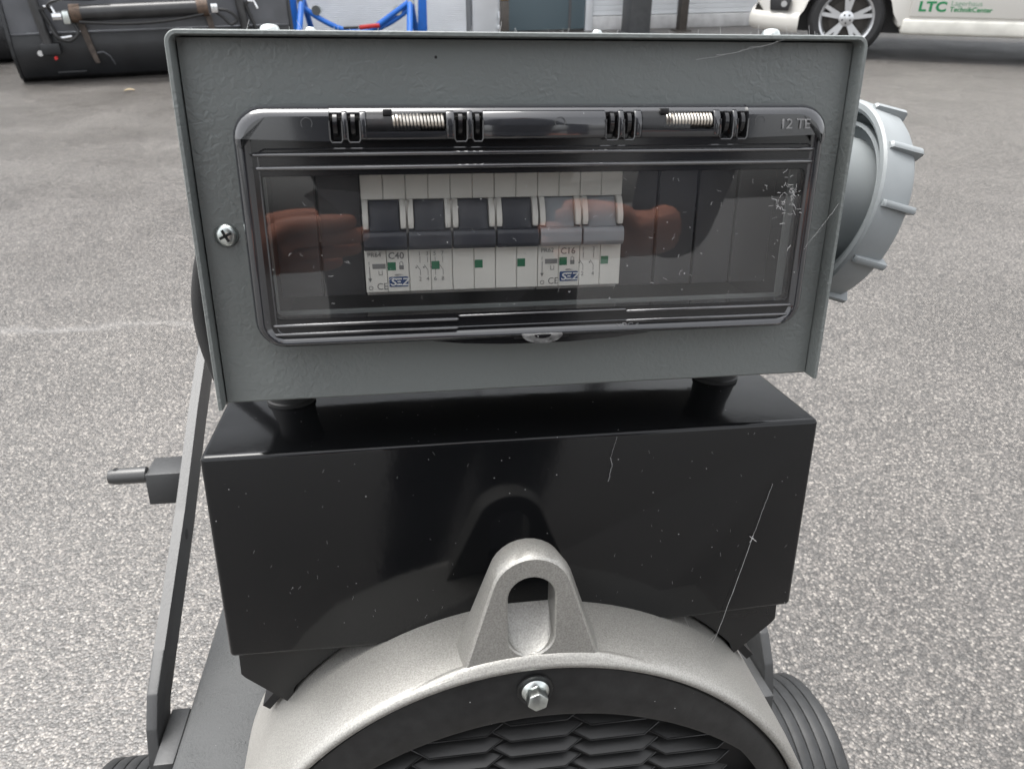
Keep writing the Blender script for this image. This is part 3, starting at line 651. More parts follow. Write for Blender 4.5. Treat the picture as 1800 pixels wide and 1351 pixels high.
# hinge strip: blocks with open slots between, knuckles in the slots
ZA, ZB, YF = 103.6, 114.4, -8.6
gaps = [(-75.3, -71.0), (-69.1, -64.8), (-31.4, -26.9), (-24.9, -21.2), (24.3, 29.1), (31.2, 35.2), (68.5, 73.4), (75.2, 79.2)]
edges_ = [-103.6] + [x for g_ in gaps for x in g_] + [107.8]
blocks = list(zip(edges_[0::2], edges_[1::2]))
def hinge_prof(): return [(-4.4, ZA), (-7.8, ZA+0.3), (YF, ZA+1.2), (YF, 108.8), (YF+0.5, 111.2), (YF+1.9, 113.2), (YF+4.2, ZB), (-3.0, ZB+0.5), (2.0, ZB+0.6), (2.0, ZA)]
for i, (x0, x1) in enumerate(blocks):
    b = G()
    if i in (2, 6):                     # houses a spring: open recess in the middle
        r0, r1 = (-62.6, -34.4) if i == 2 else (38.0, 65.9)
        b.prism(hinge_prof(), 'x', x0, r0, 0.35); b.prism(hinge_prof(), 'x', r1, x1, 0.35)
        b.prism([(-4.4, ZA), (-7.8, ZA+0.3), (YF, ZA+1.2), (YF, 106.8), (-4.4, 106.8)], 'x', r0+0.01, r1-0.01)
        b.prism([(-6.0, 113.0), (-3.0, ZB+0.5), (2.0, ZB+0.6), (2.0, 113.0)], 'x', r0+0.01, r1-0.01)
        b.build('hinge_block', 'smoke_rim', cover, 50)
        b = G(); b.box(r0, r1, -4.4, -3.6, 106.8, 113.0); b.build('recess', 'pitch_black', cover)
        c0, c1 = (-53.5, -35.0) if i == 2 else (47.0, 65.3)
        n_ = 15; coil = [(c0+(c1-c0)*k/(n_*14), -6.0+2.4*math.cos(2*math.pi*k/14), 110.0+2.4*math.sin(2*math.pi*k/14)) for k in range(n_*14+1)]
        b = G(); b.tube(coil, 0.46, 6); b.build('spring', 'spring', cover)
        l0, l1 = (r0+0.2, -43.6) if i == 2 else (r0+0.2, 56.6)
        b = G(); b.loft([[(x, y, z) for x in (l0, l1) for y, z in (((YF, 107.0), (YF+0.7, 107.0))[::1 if x == l0 else -1])], [(x, y, z) for x in (l0, l1) for y, z in (((YF+0.4, 111.0), (YF+1.1, 111.0))[::1 if x == l0 else -1])], [(x, y, z) for x in (l0, l1) for y, z in (((YF+2.2, 113.3), (YF+2.9, 113.0))[::1 if x == l0 else -1])]], True, True)
        b.build('spring_lid', 'spring_lid', cover)
        b = G(); nx = -56.6 if i == 2 else 45.0; b.box(nx, nx+3.2, YF+0.6, YF+3.2, 112.2, 114.2, 0.3); b.build('notch', 'pitch_black', cover)
    elif i in (0, len(blocks)-1):       # rounded end of the strip, flush with the cover's corner
        sg = -1 if i == 0 else 1; xi = x1 if i == 0 else x0; xe = CX0+0.4 if i == 0 else CX1-0.4; zt = 115.4; rc = 11.0
        def endp(o): return [(xi, ZA), (xi, zt-o)] + [(xe-sg*o-sg*rc+sg*rc*math.sin(R(90*k/8)), zt-o-rc+rc*math.cos(R(90*k/8))) for k in range(9)] + [(xe-sg*o, ZA+1)]
        lps = [[(x, y, z) for x, z in endp(o)] for o, y in ((0, 2.0), (0, -3.6), (0.4, -5.6), (1.2, -7.0), (2.2, -8.0), (3.4, YF))]
        b.loft(lps, True, False); b.f([b.v(p) for p in lps[-1]]); b.build('hinge_block', 'smoke_rim', cover, 50)
    else:
        b.prism(hinge_prof(), 'x', x0, x1, 0.35); b.build('hinge_block', 'smoke_rim' , cover, 50)
for x0, x1 in gaps:
    b = G(); xm = (x0+x1)/2
    b.cyl((xm-0.9, -5.2, 109.2), (xm+0.5, -5.2, 109.2), 4.1, 24); b.build('knuckle', 'smoke_frame', cover)
    b = G(); b.tube([(x0-0.05, YF-0.05, 110.5), (x0-0.05, YF-0.05, 104.2), (x0+0.5, YF+0.2, 103.2), (x1-0.5, YF+0.2, 103.2), (x1+0.05, YF-0.05, 104.2), (x1+0.05, YF-0.05, 110.5)], 0.3, 6); b.build('slot_edge', 'smoke_rim', cover)
for x in (-83, 7.0, 83.8):
    b = G(); b.tube([(x+1.9*math.cos(t_), YF-0.02, 109.6+1.9*math.sin(t_)) for t_ in [R(-40+260*k/16) for k in range(17)]], 0.13, 6); b.build('moulding_mark', 'smoke_rim', cover)
text('embossed_text', '12 TE', 0.0051, (0.0918, -0.00870, 0.1068), 'emboss', cover, depth=0.00045, sx=1.02)
text('embossed_text', '>PC<', 0.0040, (0.0332, -0.00478, 0.0286), 'emboss', cover, depth=0.00022, sx=1.0)
# latch in the lower edge
b = G(); b.box(-9.2, 13.4, -4.9, -4.55, 26.3, 29.8, 0.15, 1); lat = b.build('latch', 'pitch_black', cover)
b = G(); pts = [(1.9+8.3*math.cos(R(180+180*k/20)), 28.9+3.6*math.sin(R(180+180*k/20))) for k in range(21)]
b.prism(pts, 'y', -8.4, -4.6, 0.5); b.build('thumb_grip', 'grip', lat)
b = G(); b.prism([(1.9+3.4*math.cos(R(180+180*k/12)), 28.95+1.5*math.sin(R(180+180*k/12))) for k in range(13)], 'y', -8.7, -8.3); b.build('grip_dimple', 'smoke_frame', lat)

# --- circuit breakers (17.5 mm poles) and blanking strips
PX0, PWD = -67.2, 17.5
def breaker(i0, n_, tog, name_txt, amp):
    x0 = PX0+PWD*i0; x1 = x0+PWD*n_
    b = G(); b.box(x0+0.15, x1-0.15, 14.5, 58, 41.5, 91.0, 0.3, 1); br_ = b.build('circuit_breaker', 'breaker_shade', GEN)
    for k in range(n_):
        xa = x0+PWD*k; seam = xa+PWD/2
        for (a, c) in ((xa+0.12, seam-0.10), (seam+0.10, xa+PWD-0.12)):
            b = G(); b.box(a, c, 10.0, 14.4, 43.8, 61.0, 0.22, 1); b.build('label_plate', 'breaker', br_)
            b = G(); b.box(a, c, 12.6, 14.4, 80.2, 90.8, 0.22, 1); b.build('top_plate', 'breaker', br_)
        b = G(); b.box(seam+0.25, seam+3.5, 9.85, 10.6, 52.6, 55.9, 0.1, 1); b.build('indicator', 'green', br_)
        # toggle: narrow back plate that leans out into a full-width bar
        b = G(); b.prism([(14.0, 80.0), (12.4, 79.6), (8.6, 68.6), (9.4, 68.0), (14.0, 68.0)], 'x', seam-5.9, seam+5.9, 0.4); tg = b.build('toggle', tog, br_)
        b = G(); b.prism([(5.2, 67.0), (6.0, 68.6), (13.8, 68.9), (13.8, 61.4), (6.2, 61.4), (5.0, 63.2)], 'x', xa+0.35, xa+PWD-0.35, 0.35); b.build('toggle_bar', tog, tg)
        # curved shrouds either side of the toggle
        for s_, xa_ in ((-1, seam-6.2), (1, seam+6.2)):
            pr_ = [(14.2, 80.3), (11.6, 80.3)] + [(11.6-4.2*math.sin(R(90*k/8)), 80.3-9.5*k/8) for k in range(1, 9)] + [(7.8, 69.4), (14.2, 69.2)]
            b = G(); b.prism(pr_, 'x', min(xa_, xa_+s_*2.1), max(xa_, xa_+s_*2.1), 0.25, 1); b.build('shroud', 'breaker', br_)
    for k in range(n_+1):
        xb = x0+PWD*k; l_ = xb-0.45 if k > 0 else xb+0.15; r_ = xb+0.45 if k < n_ else xb-0.15
        if 0 < k < n_:
            b = G(); b.box(xb-0.45, xb+0.45, 9.2, 14.2, 67.2, 80.2, 0.1, 1); b.build('web_wall', 'breaker_shade', br_)
    zt = 0.00985
    def T(s_, size, x, z, m='ink', **kw): return text('print', s_, size*K, (x*K, zt, z*K), m, br_, depth=0.00003, **kw)
    T(name_txt, 2.6, x0+1.2, 58.2); T(amp, 3.7, x0+9.4, 57.3, bold=0.00006)
    T('CE', 3.9, x0+4.3, 44.9, sx=0.95); T('I', 2.0, x0+1.5, 55.0); T('O', 2.5, x0+0.9, 44.8)
    b = G()
    b.box(x0+1.7, x0+1.95, 9.84, 9.9, 48.9, 54.4); b.prism([(x0+1.1, 49.6), (x0+1.82, 48.0), (x0+2.55, 49.6)], 'y', 9.84, 9.9)
    b.box(x0+3.0, x0+8.2, 9.86, 9.9, 53.4, 55.4); b.box(x0+5.3, x0+6.9, 9.86, 9.9, 50.8, 51.05); b.box(x0+5.3, x0+5.55, 9.86, 9.9, 51.1, 52.6); b.box(x0+6.65, x0+6.9, 9.86, 9.9, 51.1, 52.6)
    b.box(x0+13.6, x0+15.4, 9.86, 9.9, 52.9, 54.6); b.tube([(x0+13.9, 9.88, 54.6), (x0+13.9, 9.88, 55.7), (x0+14.5, 9.88, 56.2), (x0+15.1, 9.88, 55.7), (x0+15.1, 9.88, 54.6)], 0.12, 4)
    T('400V~', 1.25, x0+11.6, 50.3)
    w0 = x0+21.2 if n_ == 4 else x0+18.3
    for k in range(n_):
        xx = w0+k*3.05 if n_ == 4 else w0+k*4.4
        T(str(2*k+1), 2.4, xx, 58.3); T(str(2*k+2), 2.4, xx, 48.0)
        xc = xx+0.75
        b.box(xc-0.10, xc+0.10, 9.86, 9.9, 55.4, 57.8); b.box(xc-0.10, xc+0.10, 9.86, 9.9, 50.2, 52.6)
        b.prism([(xc, 52.6), (xc-1.3, 54.6), (xc-1.5, 54.4), (xc-0.2, 52.5)], 'y', 9.86, 9.9); b.box(xc-1.9, xc-1.3, 9.86, 9.9, 53.2, 53.8)
    b.build('print', 'ink', br_)
    # maker's mark: white letters on a navy block
    b = G(); b.prism(rrect(x0+9.3, x0+17.0, 45.9, 50.0, 0.5, 3), 'y', 9.78, 9.92); lg = b.build('logo_block', 'navy', br_)
    for ch, dx, wd in (('S', 9.75, 1.25), ('Z', 14.35, 1.15)):
        text('logo_letter', ch, 4.2*K, ((x0+dx)*K, 0.00976, 46.45*K), 'white_print', lg, depth=0.00003, sx=wd, bold=0.00008, shear=0.15)
    b = G()
    for z0_, z1_, i_ in ((46.5, 47.1, 0.0), (47.7, 48.25, 0.45), (48.85, 49.45, 0.0)): b.box(x0+12.15+i_, x0+14.35-i_, 9.73, 9.77, z0_, z1_)
    b.build('logo_letter', 'white_print', lg)
    return br_
breaker(0, 4, 'toggle_dark', 'PR64', 'C40'); breaker(4, 2, 'toggle_grey', 'PR62', 'C16')
b = G(); b.box(0, PWD-1.0, 19.0, 22, 40.5, 92.0, 0.4, 1); blank = b.build('blanking_strip', 'blank', GEN)
blank.location = ((PX0-PWD+0.5)*K, 0, 0); like(blank, GEN, (-PWD*K, 0, 0))
for k in range(4): like(blank, GEN, (PWD*K*(7+k), 0, 0))
b = G(); b.box(OX0, OX1, 24, 30, 62, 72); b.build('rail', 'zinc', GEN)

# --- power socket with ribbed locking ring on the right wall
ax = Vector((0.96351, 0.05582, -0.26178)).normalized(); e1 = Vector((0.26219, 0, 0.96502)); e2 = Vector((0.05387, -0.99844, -0.01464)); sc0 = Vector((150, 64.8, 69.4))
RR, RL = 48.6, 17.6
b = G(); b.lathe([(43.5, 1.2), (45.0, 0.0), (47.2, 0.0), (48.4, 0.9), (RR, 3.0), (RR-0.3, RL-2.5), (RR-1.4, RL-0.6), (RR-3, RL), (30, RL+1), (2, RL+1.2)], sc0, ax, 72); ring = b.build('socket_ring', 'socket', GEN)
b = G(); b.lathe([(43.5, 1.2), (43.0, 11.0), (39.6, 11.5), (39.2, 5.5), (37.6, 5.0), (37.0, 11.0), (31.0, 11.5)], sc0, ax, 72); b.build('ring_seat', 'socket', ring, 40)
b = G(); b.lathe([(32.5, 12.0), (32.0, 2.0), (31.0, -6.0), (30.5, -40.0)], sc0, ax, 56); b.build('socket_neck', 'socket', ring)
for k in range(11):
    t = R(20.5+31.0*k) if k < 5 else R(20.5+31*4+(360-31*4)/7*(k-4))
    d = e1*math.cos(t)+e2*math.sin(t); tn = ax.cross(d)
    b = G(); w_ = 1.5
    loops = []
    for along, out_ in ((2.0, 1.0), (3.0, 2.0), (RL+0.4, 2.8), (RL+1.2, 2.2)):
        c_ = sc0+ax*along
        loops.append([c_+d*(RR-2.5)-tn*w_*1.2, c_+d*(RR-2.5)+tn*w_*1.2, c_+d*(RR+out_-0.4)+tn*w_, c_+d*(RR+out_)+tn*w_*0.4, c_+d*(RR+out_)-tn*w_*0.4, c_+d*(RR+out_-0.4)-tn*w_])
    b.loft(loops, True, True); b.build('grip_rib', 'socket', ring)
b = G(); b.prism(rrect(22, 108, 26, 112, 8, 5), 'x', HW+0.02, HW+5.5, 1.2); b.build('socket_flange', 'socket', GEN)
# rubber feet under the control box
for x in (-111.5, 115.5):
    for y in (79,):
        b = G(); b.lathe([(0.01, 0.1), (11.0, 0.1), (11.4, -1.0), (10.4, -14), (11.2, -26.5), (12.0, -27.2), (12.0, -28.9), (0.01, -28.9)], (x, y, 0), (0, 0, 1), 28); b.build('rubber_foot', 'rubber', GEN)

# --- terminal box: folded front cover with an arched cut, body behind, lower housing
AC = (0.0, -279.0)                     # axis of the alternator (x, z)
def arc(r, a0, a1, n_): return [(AC[0]+r*math.sin(R(a0+(a1-a0)*i/n_)), AC[1]+r*math.cos(R(a0+(a1-a0)*i/n_))) for i in range(n_+1)]
front = [(-144.5, -137.0), (-144.0, -29.0), (144.0, -29.0), (144.0, -137.4)] + arc(158.9, 29.0, -28.0, 26)
b = G(); b.prism(front, 'y', 18.0, 172.0, 2.4, 4); tbx = b.build('terminal_box', 'black_gloss', GEN, 40)
for s_ in (-1, 1):
    b = G(); b.box(*sorted((s_*144.3, s_*145.6)), 30, 38, -132, -34, 0.3, 1); b.build('side_lip', 'black_satin', GEN)
for s_, dz in ((-1, -2.0), (1, 0.0)):
    lowr = [(143.2, -140.2), (143.6, -155.5+dz), (141.8, -158.0+dz), (121.5, -177.0+dz)] + arc(161.6, 47.0, 31.2, 8)
    b = G(); b.prism([(s_*x, z) for x, z in lowr], 'y', 30.0, 150.0); b.build('lower_housing', 'black_satin', GEN, 40)
for s_ in (-1, 1):
    b = G(); a_ = R(49.5); c_, n_ = math.cos(a_), math.sin(a_)
    p0 = Vector((s_*161.0*n_, 36, AC[1]+161.0*c_)); dn = Vector((s_*c_, 0, -n_)); ou = Vector((s_*n_, 0, c_))
    b.loft([[p0, p0+ou*4.5, p0+ou*4.5+dn*17, p0+dn*17], [p+Vector((0, 60, 0)) for p in (p0, p0+ou*4.5, p0+ou*4.5+dn*17, p0+dn*17)]], True, True); b.build('gasket_strip', 'pitch_black', GEN)

# --- alternator: cast end shield with lifting eye, stator housing, cover plate and louvres
b = G()
b.lathe([(150.5, -8.0), (151.2, -21.0), (152.2, -22.6), (154.2, -23.0), (156.0, -21.6), (157.0, -18.0), (158.2, -4.0), (158.8, 12.0), (159.6, 40.0), (160.4, 70.0), (154.0, 78.0), (146.0, 80.0)], (AC[0], 0, AC[1]), (0, 1, 0), 128)
shield = b.build('end_shield', 'alu', GEN, 50)
b = G(); b.lathe([(146.5, 78.0), (148, 84), (148, 330), (140, 345), (60, 360), (0.1, 360)], (AC[0], 0, AC[1]), (0, 1, 0), 72)
for k in range(36):
    t = 2*math.pi*k/36
    if math.cos(t) < 0.55:
        d = Vector((math.sin(t), 0, math.cos(t))); tn = Vector((math.cos(t), 0, -math.sin(t))); c_ = Vector((AC[0], 0, AC[1]))
        b.loft([[c_+d*146+tn*1.5+Vector((0, y, 0)), c_+d*156+tn*1.0+Vector((0, y, 0)), c_+d*156-tn*1.0+Vector((0, y, 0)), c_+d*146-tn*1.5+Vector((0, y, 0))] for y in (92, 325)], True, True)
b.build('stator_housing', 'frame_dark', GEN)
b = G(); b.cyl((0, 355, -279), (0, 520, -279), 48, 40); b.box(-75, 75, 380, 500, -380, -200, 8, 3); b.cyl((0, 520, -279), (0, 600, -279), 17.5, 6*4); b.build('gearbox', 'frame_dark', GEN)
# lifting eye: tapered arch with an oval eye and a scooped floor
def eye_outer(sc_, base):
    r = 17.8*sc_; zc = -86.5; pts = []
    for i in range(17):
        t = R(17+146*i/16); pts.append((-3.1+r*math.cos(t), zc+r*math.sin(t)))
    return [(28.5+base, -127.0)] + pts + [(-33.5-base, -127.0)]
def resample(pts, n_, closed):
    P = [Vector((p[0], p[1], 0)) for p in pts]
    if closed: P.append(P[0])
    d = [0]
    for a, c in zip(P[:-1], P[1:]): d.append(d[-1]+(c-a).length)
    res = []; tot = d[-1]
    for k in range(n_):
        s_ = tot*k/(n_ if closed else n_-1); i = max(j for j in range(len(d)-1) if d[j] <= s_+1e-9)
        t = (s_-d[i])/max(d[i+1]-d[i], 1e-9); q_ = P[i].lerp(P[i+1], min(t, 1)); res.append((q_.x, q_.y))
    return res
NS = 56
def ring_outer(sc_, base):           # closed outline that starts at the foot, right
    o = eye_outer(sc_, base); return resample(o, NS, True)
def ring_inner(rad_, grow):
    zt = -78.8+grow; zb = -120.6-grow; pts = []
    r = rad_+grow
    for i in range(25):
        t = R(0+180*i/24); pts.append((-3.1+r*math.cos(t), zt-r+r*math.sin(t)))
    for i in range(1, 24):
        t = R(180+180*i/24); pts.append((-3.1+r*math.cos(t), zb+r+r*math.sin(t)))
    return pts
def align(outer, inner):
    """pick for every outer point the inner point in the same direction from the centre of the eye"""
    c = Vector((-3.1, -99)); res = []
    import bisect
    for p in outer:
        a = Vector((p[0]-c.x, p[1]-c.y)); best = min(inner, key=lambda q_: abs((math.atan2(q_[1]-c.y, q_[0]-c.x)-math.atan2(a.y, a.x)+math.pi) % (2*math.pi)-math.pi))
        res.append(best)
    return res
fine_in = [tuple(Vector(a).lerp(Vector(c), k/8)) for a, c in zip(ring_inner(10.7, 0), ring_inner(10.7, 0)[1:]+ring_inner(10.7, 0)[:1]) for k in range(8)]
big_in = [tuple(Vector(a).lerp(Vector(c), k/8)) for a, c in zip(ring_inner(10.7, 0.7), ring_inner(10.7, 0.7)[1:]+ring_inner(10.7, 0.7)[:1]) for k in range(8)]
o_back, o_mid, o_edge, o_front = ring_outer(0.98, 3.5), ring_outer(1.10, 2.0), ring_outer(1.03, 0.8), ring_outer(0.97, -0.4)
in_f, in_b = align(o_front, big_in), align(o_front, fine_in)
b = G(); lp = [[(x, -3.0, z) for x, z in o_back], [(x, -13.5, z) for x, z in o_mid], [(x, -18.6, z) for x, z in o_edge], [(x, -19.8, z) for x, z in o_front],
               [(x, -19.8, z) for x, z in in_f], [(x, -19.0, z) for x, z in in_b], [(x, -3.0, z) for x, z in in_b]]
b.loft(lp, True, False, ring=True)
eye = b.build('lifting_eye', 'alu', shield, 28)
b = G(); rows = []                     # scooped floor of the eye, and the fillet at its foot
for i in range(9):
    f_ = i/8; y = -19.6+16.8*f_
    z0 = -120.9+17.0*f_**1.2
    rows.append([(-3.1+10.9*math.sin(R(-90+180*j/12)), y, z0+(7.0*(1-f_))*(1-math.cos(R(-90+180*j/12)))) for j in range(13)])
b.loft(rows, closed=False); b.build('eye_floor', 'alu', eye, 60)
fil = []
for i in range(25):
    x = -58+116*i/24; e_ = max(0.0, 1-((abs(x+1)-26)/31 if abs(x+1) > 26 else 0))
    zr = AC[1]+math.sqrt(156.4**2-x*x); lift = 1.3*e_*e_*(3-2*e_)
    fil.append([(x, -22.6, zr-2.4), (x, -22.0, zr-1.0+0.3*e_), (x, -21.0, zr-0.2+0.5*e_), (x, -20.0, zr+0.1+0.5*e_+lift), (x, -18.5, zr+0.2+0.5*e_+lift*1.2), (x, -14.0, zr-0.6)])
b = G(); b.loft(fil, closed=False); b.build('eye_fillet', 'alu', eye, 60)
# black cover plate with a wide window, slightly domed
GC, GR = (1.9, -320.5), 164.0
outer_, mid_, inn_ = [], [], []
for i in range(120):
    t = 2*math.pi*i/120; d = Vector((math.sin(t), math.cos(t)))
    outer_.append((150.2*d.x, AC[1]+150.2*d.y))
    # distance from the axis to the window edge
    rel = Vector((AC[0]-GC[0], AC[1]-GC[1])); bq = rel.dot(d); cq = rel.length_squared-GR*GR
    ri = min(-bq+math.sqrt(bq*bq-cq), 136.0); inn_.append((ri*d.x, AC[1]+ri*d.y)); rm = (ri+150.2)/2; mid_.append((rm*d.x, AC[1]+rm*d.y))
def off(loop, k_): return [(AC[0]+(x-AC[0])*k_, AC[1]+(z-AC[1])*k_) for x, z in loop]
b = G(); b.loft([[(x, -8.0, z) for x, z in outer_], [(x, -18.0, z) for x, z in outer_], [(x, -19.4, z) for x, z in off(outer_, 0.992)], [(x, -20.6, z) for x, z in mid_], [(x, -21.0, z) for x, z in off(inn_, 1.012)], [(x, -20.4, z) for x, z in inn_], [(x, -8.0, z) for x, z in inn_]])
plate = b.build('cover_plate', 'black_plate', GEN, 40)
b = G(); b.lathe([(150.0, -5.0), (0.1, -5.0)], (AC[0], 0, AC[1]), (0, 1, 0), 72); b.build('grille_back', 'pitch_black', GEN)  # black disc put in as the dark shade between the louvres
# louvres: long hexagons in staggered columns
PCOL, PROW, LHX = 39.8, 10.05, 44.5
lm = G()
hx, tip = LHX/2, 8.5
top_ = [(-hx+tip*1.1, -7.0, 4.2), (hx-tip*1.1, -7.0, 4.2)]
# a leaning blade: back edge high, front edge low, pointed ends
bl_ = [(-hx, -11.5, 0.0), (-hx+tip, -15.0, -3.4), (hx-tip, -15.0, -3.4), (hx, -11.5, 0.0), (hx-tip*1.25, -8.5, 0.7), (-hx+tip*1.25, -8.5, 0.7)]
lm.loft([[(x, y, z) for x, y, z in bl_], [(x*0.985, y+0.9, z-1.5) for x, y, z in bl_]], True, True)
lip = [(-hx, -11.6, -0.2), (-hx+tip, -15.2, -3.6), (hx-tip, -15.2, -3.6), (hx, -11.6, -0.2)]
lm.tube(lip, 0.42, 6)
lv = lm.build('louvre', 'louver', plate, 30); lv_first = True
for c_ in range(-4, 5):
    xc = 2.2+PCOL*c_
    for r_ in range(0, 16):
        zc = -174.0-PROW*r_-(PROW/2 if c_ % 2 else 0.0)+12.0
        dd = math.hypot(xc-AC[0], zc-AC[1])
        ins = 0
        for sx_ in (-1, 1):
            px_, pz_ = xc+sx_*hx*0.9, zc
            if math.hypot(px_-GC[0], pz_-GC[1]) < GR+2 and math.hypot(px_-AC[0], pz_-AC[1]) < 136: ins += 1
        if math.hypot(xc-GC[0], zc+1-GC[1]) > GR+3 or math.hypot(xc, zc-AC[1]) > 136: continue
        if ins == 0: continue
        if lv_first: lv.location = (xc*K, 0, zc*K); lv_first = False
        else:
            o = lv.copy(); COL.objects.link(o); o.parent = plate; o.location = (xc*K, 0, zc*K)
# flange bolt
b = G(); b.lathe([(8.6, -20.3), (8.4, -21.2), (7.4, -20.8), (0.1, -20.7)], (-1.2, 0, -140.2), (0, 1, 0), 32); bo_ = b.build('bolt_recess', 'black_plate', plate)
b = G(); b.lathe([(6.5, -20.8), (6.5, -22.0), (5.6, -23.0), (4.6, -23.6)], (-1.2, 0, -140.2), (0, 1, 0), 32)
hexp = [(-1.2+5.2*math.cos(R(60*k+20)), -140.2+5.2*math.sin(R(60*k+20))) for k in range(6)]
b.prism(hexp, 'y', -29.0, -22.5, 0.7, 2); b.build('flange_bolt', 'zinc', plate)

# --- carrying frame: two long beams, cross members, hitch bars with pins, axle, wheels
for s_ in (-1, 1):
    b = G(); b.prism([(s_*198, -440), (s_*275, -440), (s_*275, -500), (s_*198, -500)], 'y', 120, 900, 6, 3); b.build('beam', 'frame_grey', GEN, 40)
    b = G(); b.box(min(s_*100, s_*197), max(s_*100, s_*197), 150, 215, -452, -440, 1.5); b.box(min(s_*100, s_*197), max(s_*100, s_*197), 270, 330, -452, -440, 1.5); b.box(*sorted((s_*100, s_*120)), 150, 330, -440, -405, 2); b.build('mounting_foot', 'frame_dark', GEN)
    # flat bar: short upright foot, then leaning back and up
    cl = [(282, -520), (284, -490), (287, -462), (294, -434), (310, -410), (345, -389), (476, -312), (582, -240), (653, -197), (800, -100)]
    wd = 13.0; lf, rt = [], []
    for i, p in enumerate(cl):
        a = Vector(cl[max(i-1, 0)]); c = Vector(cl[min(i+1, len(cl)-1)]); d = (c-a).normalized(); nn = Vector((-d.y, d.x))
        lf.append((p[0]+nn.x*4, p[1]+nn.y*4)); rt.append((p[0]-nn.x*36, p[1]-nn.y*36))
    b = G(); b.prism(lf+rt[::-1], 'x', *sorted((s_*295, s_*305)), 1.2, 2); hb = b.build('hitch_bar', 'frame_dark', GEN, 30)
    b = G(); hc = Vector((s_*294.9, 466, -334)); b.lathe([(6.0, 0), (0.1, 0.02)], hc, (-s_, 0, 0), 20); b.build('bar_hole', 'pitch_black', hb)
    b = G(); b.box(*sorted((s_*305.2, s_*345)), 518, 562, -324, -286, 1.2); pb = b.build('pin_block', 'frame_dark', GEN)
    b = G(); b.tube([(s_*345, 527, -290), (s_*378, 527, -290), (s_*385, 527, -290)], [9.2, 9.2, 7.6], 28); b.build('hitch_pin', 'steel_pin', pb)
    b = G(); b.lathe([(3.2, 0), (0.1, 0.02)], (s_*377, 527, -280.75), (0, 0, 1), 16); b.build('pin_hole', 'pitch_black', pb)
    b = G(); b.box(*sorted((s_*276, s_*293.8)), 262, 330, -512, -446, 1.5); b.build('axle_bracket', 'frame_dark', GEN)
b = G(); b.box(-196, 196, 640, 700, -498, -446, 3); b.box(-196, 196, 820, 880, -498, -446, 3); b.build('cross_member', 'frame_grey', GEN)
b = G(); b.box(-306, 306, 775, 800, -108, -84, 2); b.build('top_bar', 'frame_dark', GEN)
for s_ in (-1, 1):
    b = G(); b.loft([[(s_*150, 842, -499), (s_*180, 842, -499), (s_*180, 872, -499), (s_*150, 872, -499)], [(s_*150, 842, -704+(s_*4)), (s_*180, 842, -704+(s_*4)), (s_*180, 872, -704+(s_*4)), (s_*150, 872, -704+(s_*4))]], True, True); b.build('stand_leg', 'frame_dark', GEN)
wheels = {}
for s_, zc in ((-1, -679.0), (1, -660.0)):
    yc = 346.0; Rw = 116.6
    x_in, x_out = 326.0, 411.0
    b = G(); pr_ = [(62, 4), (70, 0), (96, 0), (108, 5), (113.5, 10)]
    nb = 5; wseg = (x_out-x_in-20)/nb
    for k in range(nb):
        a = 10+wseg*k; pr_ += [(Rw-1.0, a+0.9), (Rw, a+3), (Rw, a+wseg-3), (Rw-1.0, a+wseg-0.9)]
        if k < nb-1: pr_ += [(Rw-2.4, a+wseg-0.4), (Rw-2.4, a+wseg+0.4)]
    pr_ += [(113.5, x_out-x_in-10), (108, x_out-x_in-5), (96, x_out-x_in), (70, x_out-x_in), (62, x_out-x_in-4)]
    b.lathe(pr_, (s_*x_in, yc, zc), (s_, 0, 0), 72, closed_prof=True); wl = b.build('wheel', 'tyre', GEN, 30)
    b = G(); b.lathe([(62.5, 6), (60, 14), (22, 20), (18, 2), (12, 2)], (s_*x_in, yc, zc), (s_, 0, 0), 48); b.lathe([(62.5, 79), (60, 71), (22, 65), (18, 84), (10, 86), (0.1, 86)], (s_*x_in, yc, zc), (s_, 0, 0), 48); b.build('rim', 'frame_grey', wl)
    b = G(); b.cyl((s_*200, yc, zc), (s_*(x_out-4), yc, zc), 11, 20); b.box(*sorted((s_*268, s_*282)), 326, 366, zc-18, -500, 2); b.build('stub_axle', 'frame_dark', GEN)
# thick cable leaving the back of the control box
pts = [Vector(p) for p in ((-128, 120, 62), (-150, 165, 60), (-168, 195, 42), (-180, 203, 14), (-185, 204, -12), (-183, 203, -40), (-172, 200, -75), (-150, 190, -110))]
sm = []
for i in range(len(pts)-1):
    p0, p1, p2, p3 = pts[max(i-1, 0)], pts[i], pts[i+1], pts[min(i+2, len(pts)-1)]
    for k in range(8):
        t = k/8; sm.append(0.5*((2*p1)+(p2-p0)*t+(2*p0-5*p1+4*p2-p3)*t*t+(3*p1-p0-3*p2+p3)*t**3))
sm.append(pts[-1]); b = G(); b.tube([p+Vector((5.5, 0, 0)) for p in sm], 6.2, 14); b.build('cable', 'rubber', GEN)

# --- cobweb threads and lint caught on the machine
def gw(p): return GEN.matrix_world @ (Vector(p)*K)
bpy.context.view_layer.update()
rnd = random.Random(3)
b = G()
def strand(a, c, sag=1.0, r=0.07, n_=14, wob=0.15):
    a, c = Vector(a), Vector(c); P = []
    for i in range(n_+1):
        f_ = i/n_; p = a.lerp(c, f_); p.z -= sag*4*f_*(1-f_); p += Vector((rnd.uniform(-wob, wob), rnd.uniform(-wob, wob)*0.3, rnd.uniform(-wob, wob))); P.append(p)
    b.tube(P, r, 4)
strand((124, 17.2, -62), (117, 17.0, -92), 0, 0.06); strand((117, 17.0, -92), (104, 16.5, -150), 0.5, 0.09); strand((104, 16.5, -150), (100, 22, -172), 0.2, 0.10)
strand((104, 16.5, -150), (96, 20, -162), 0.2, 0.05); strand((86, 20, -140), (97, 22, -164), 0.2, 0.04)
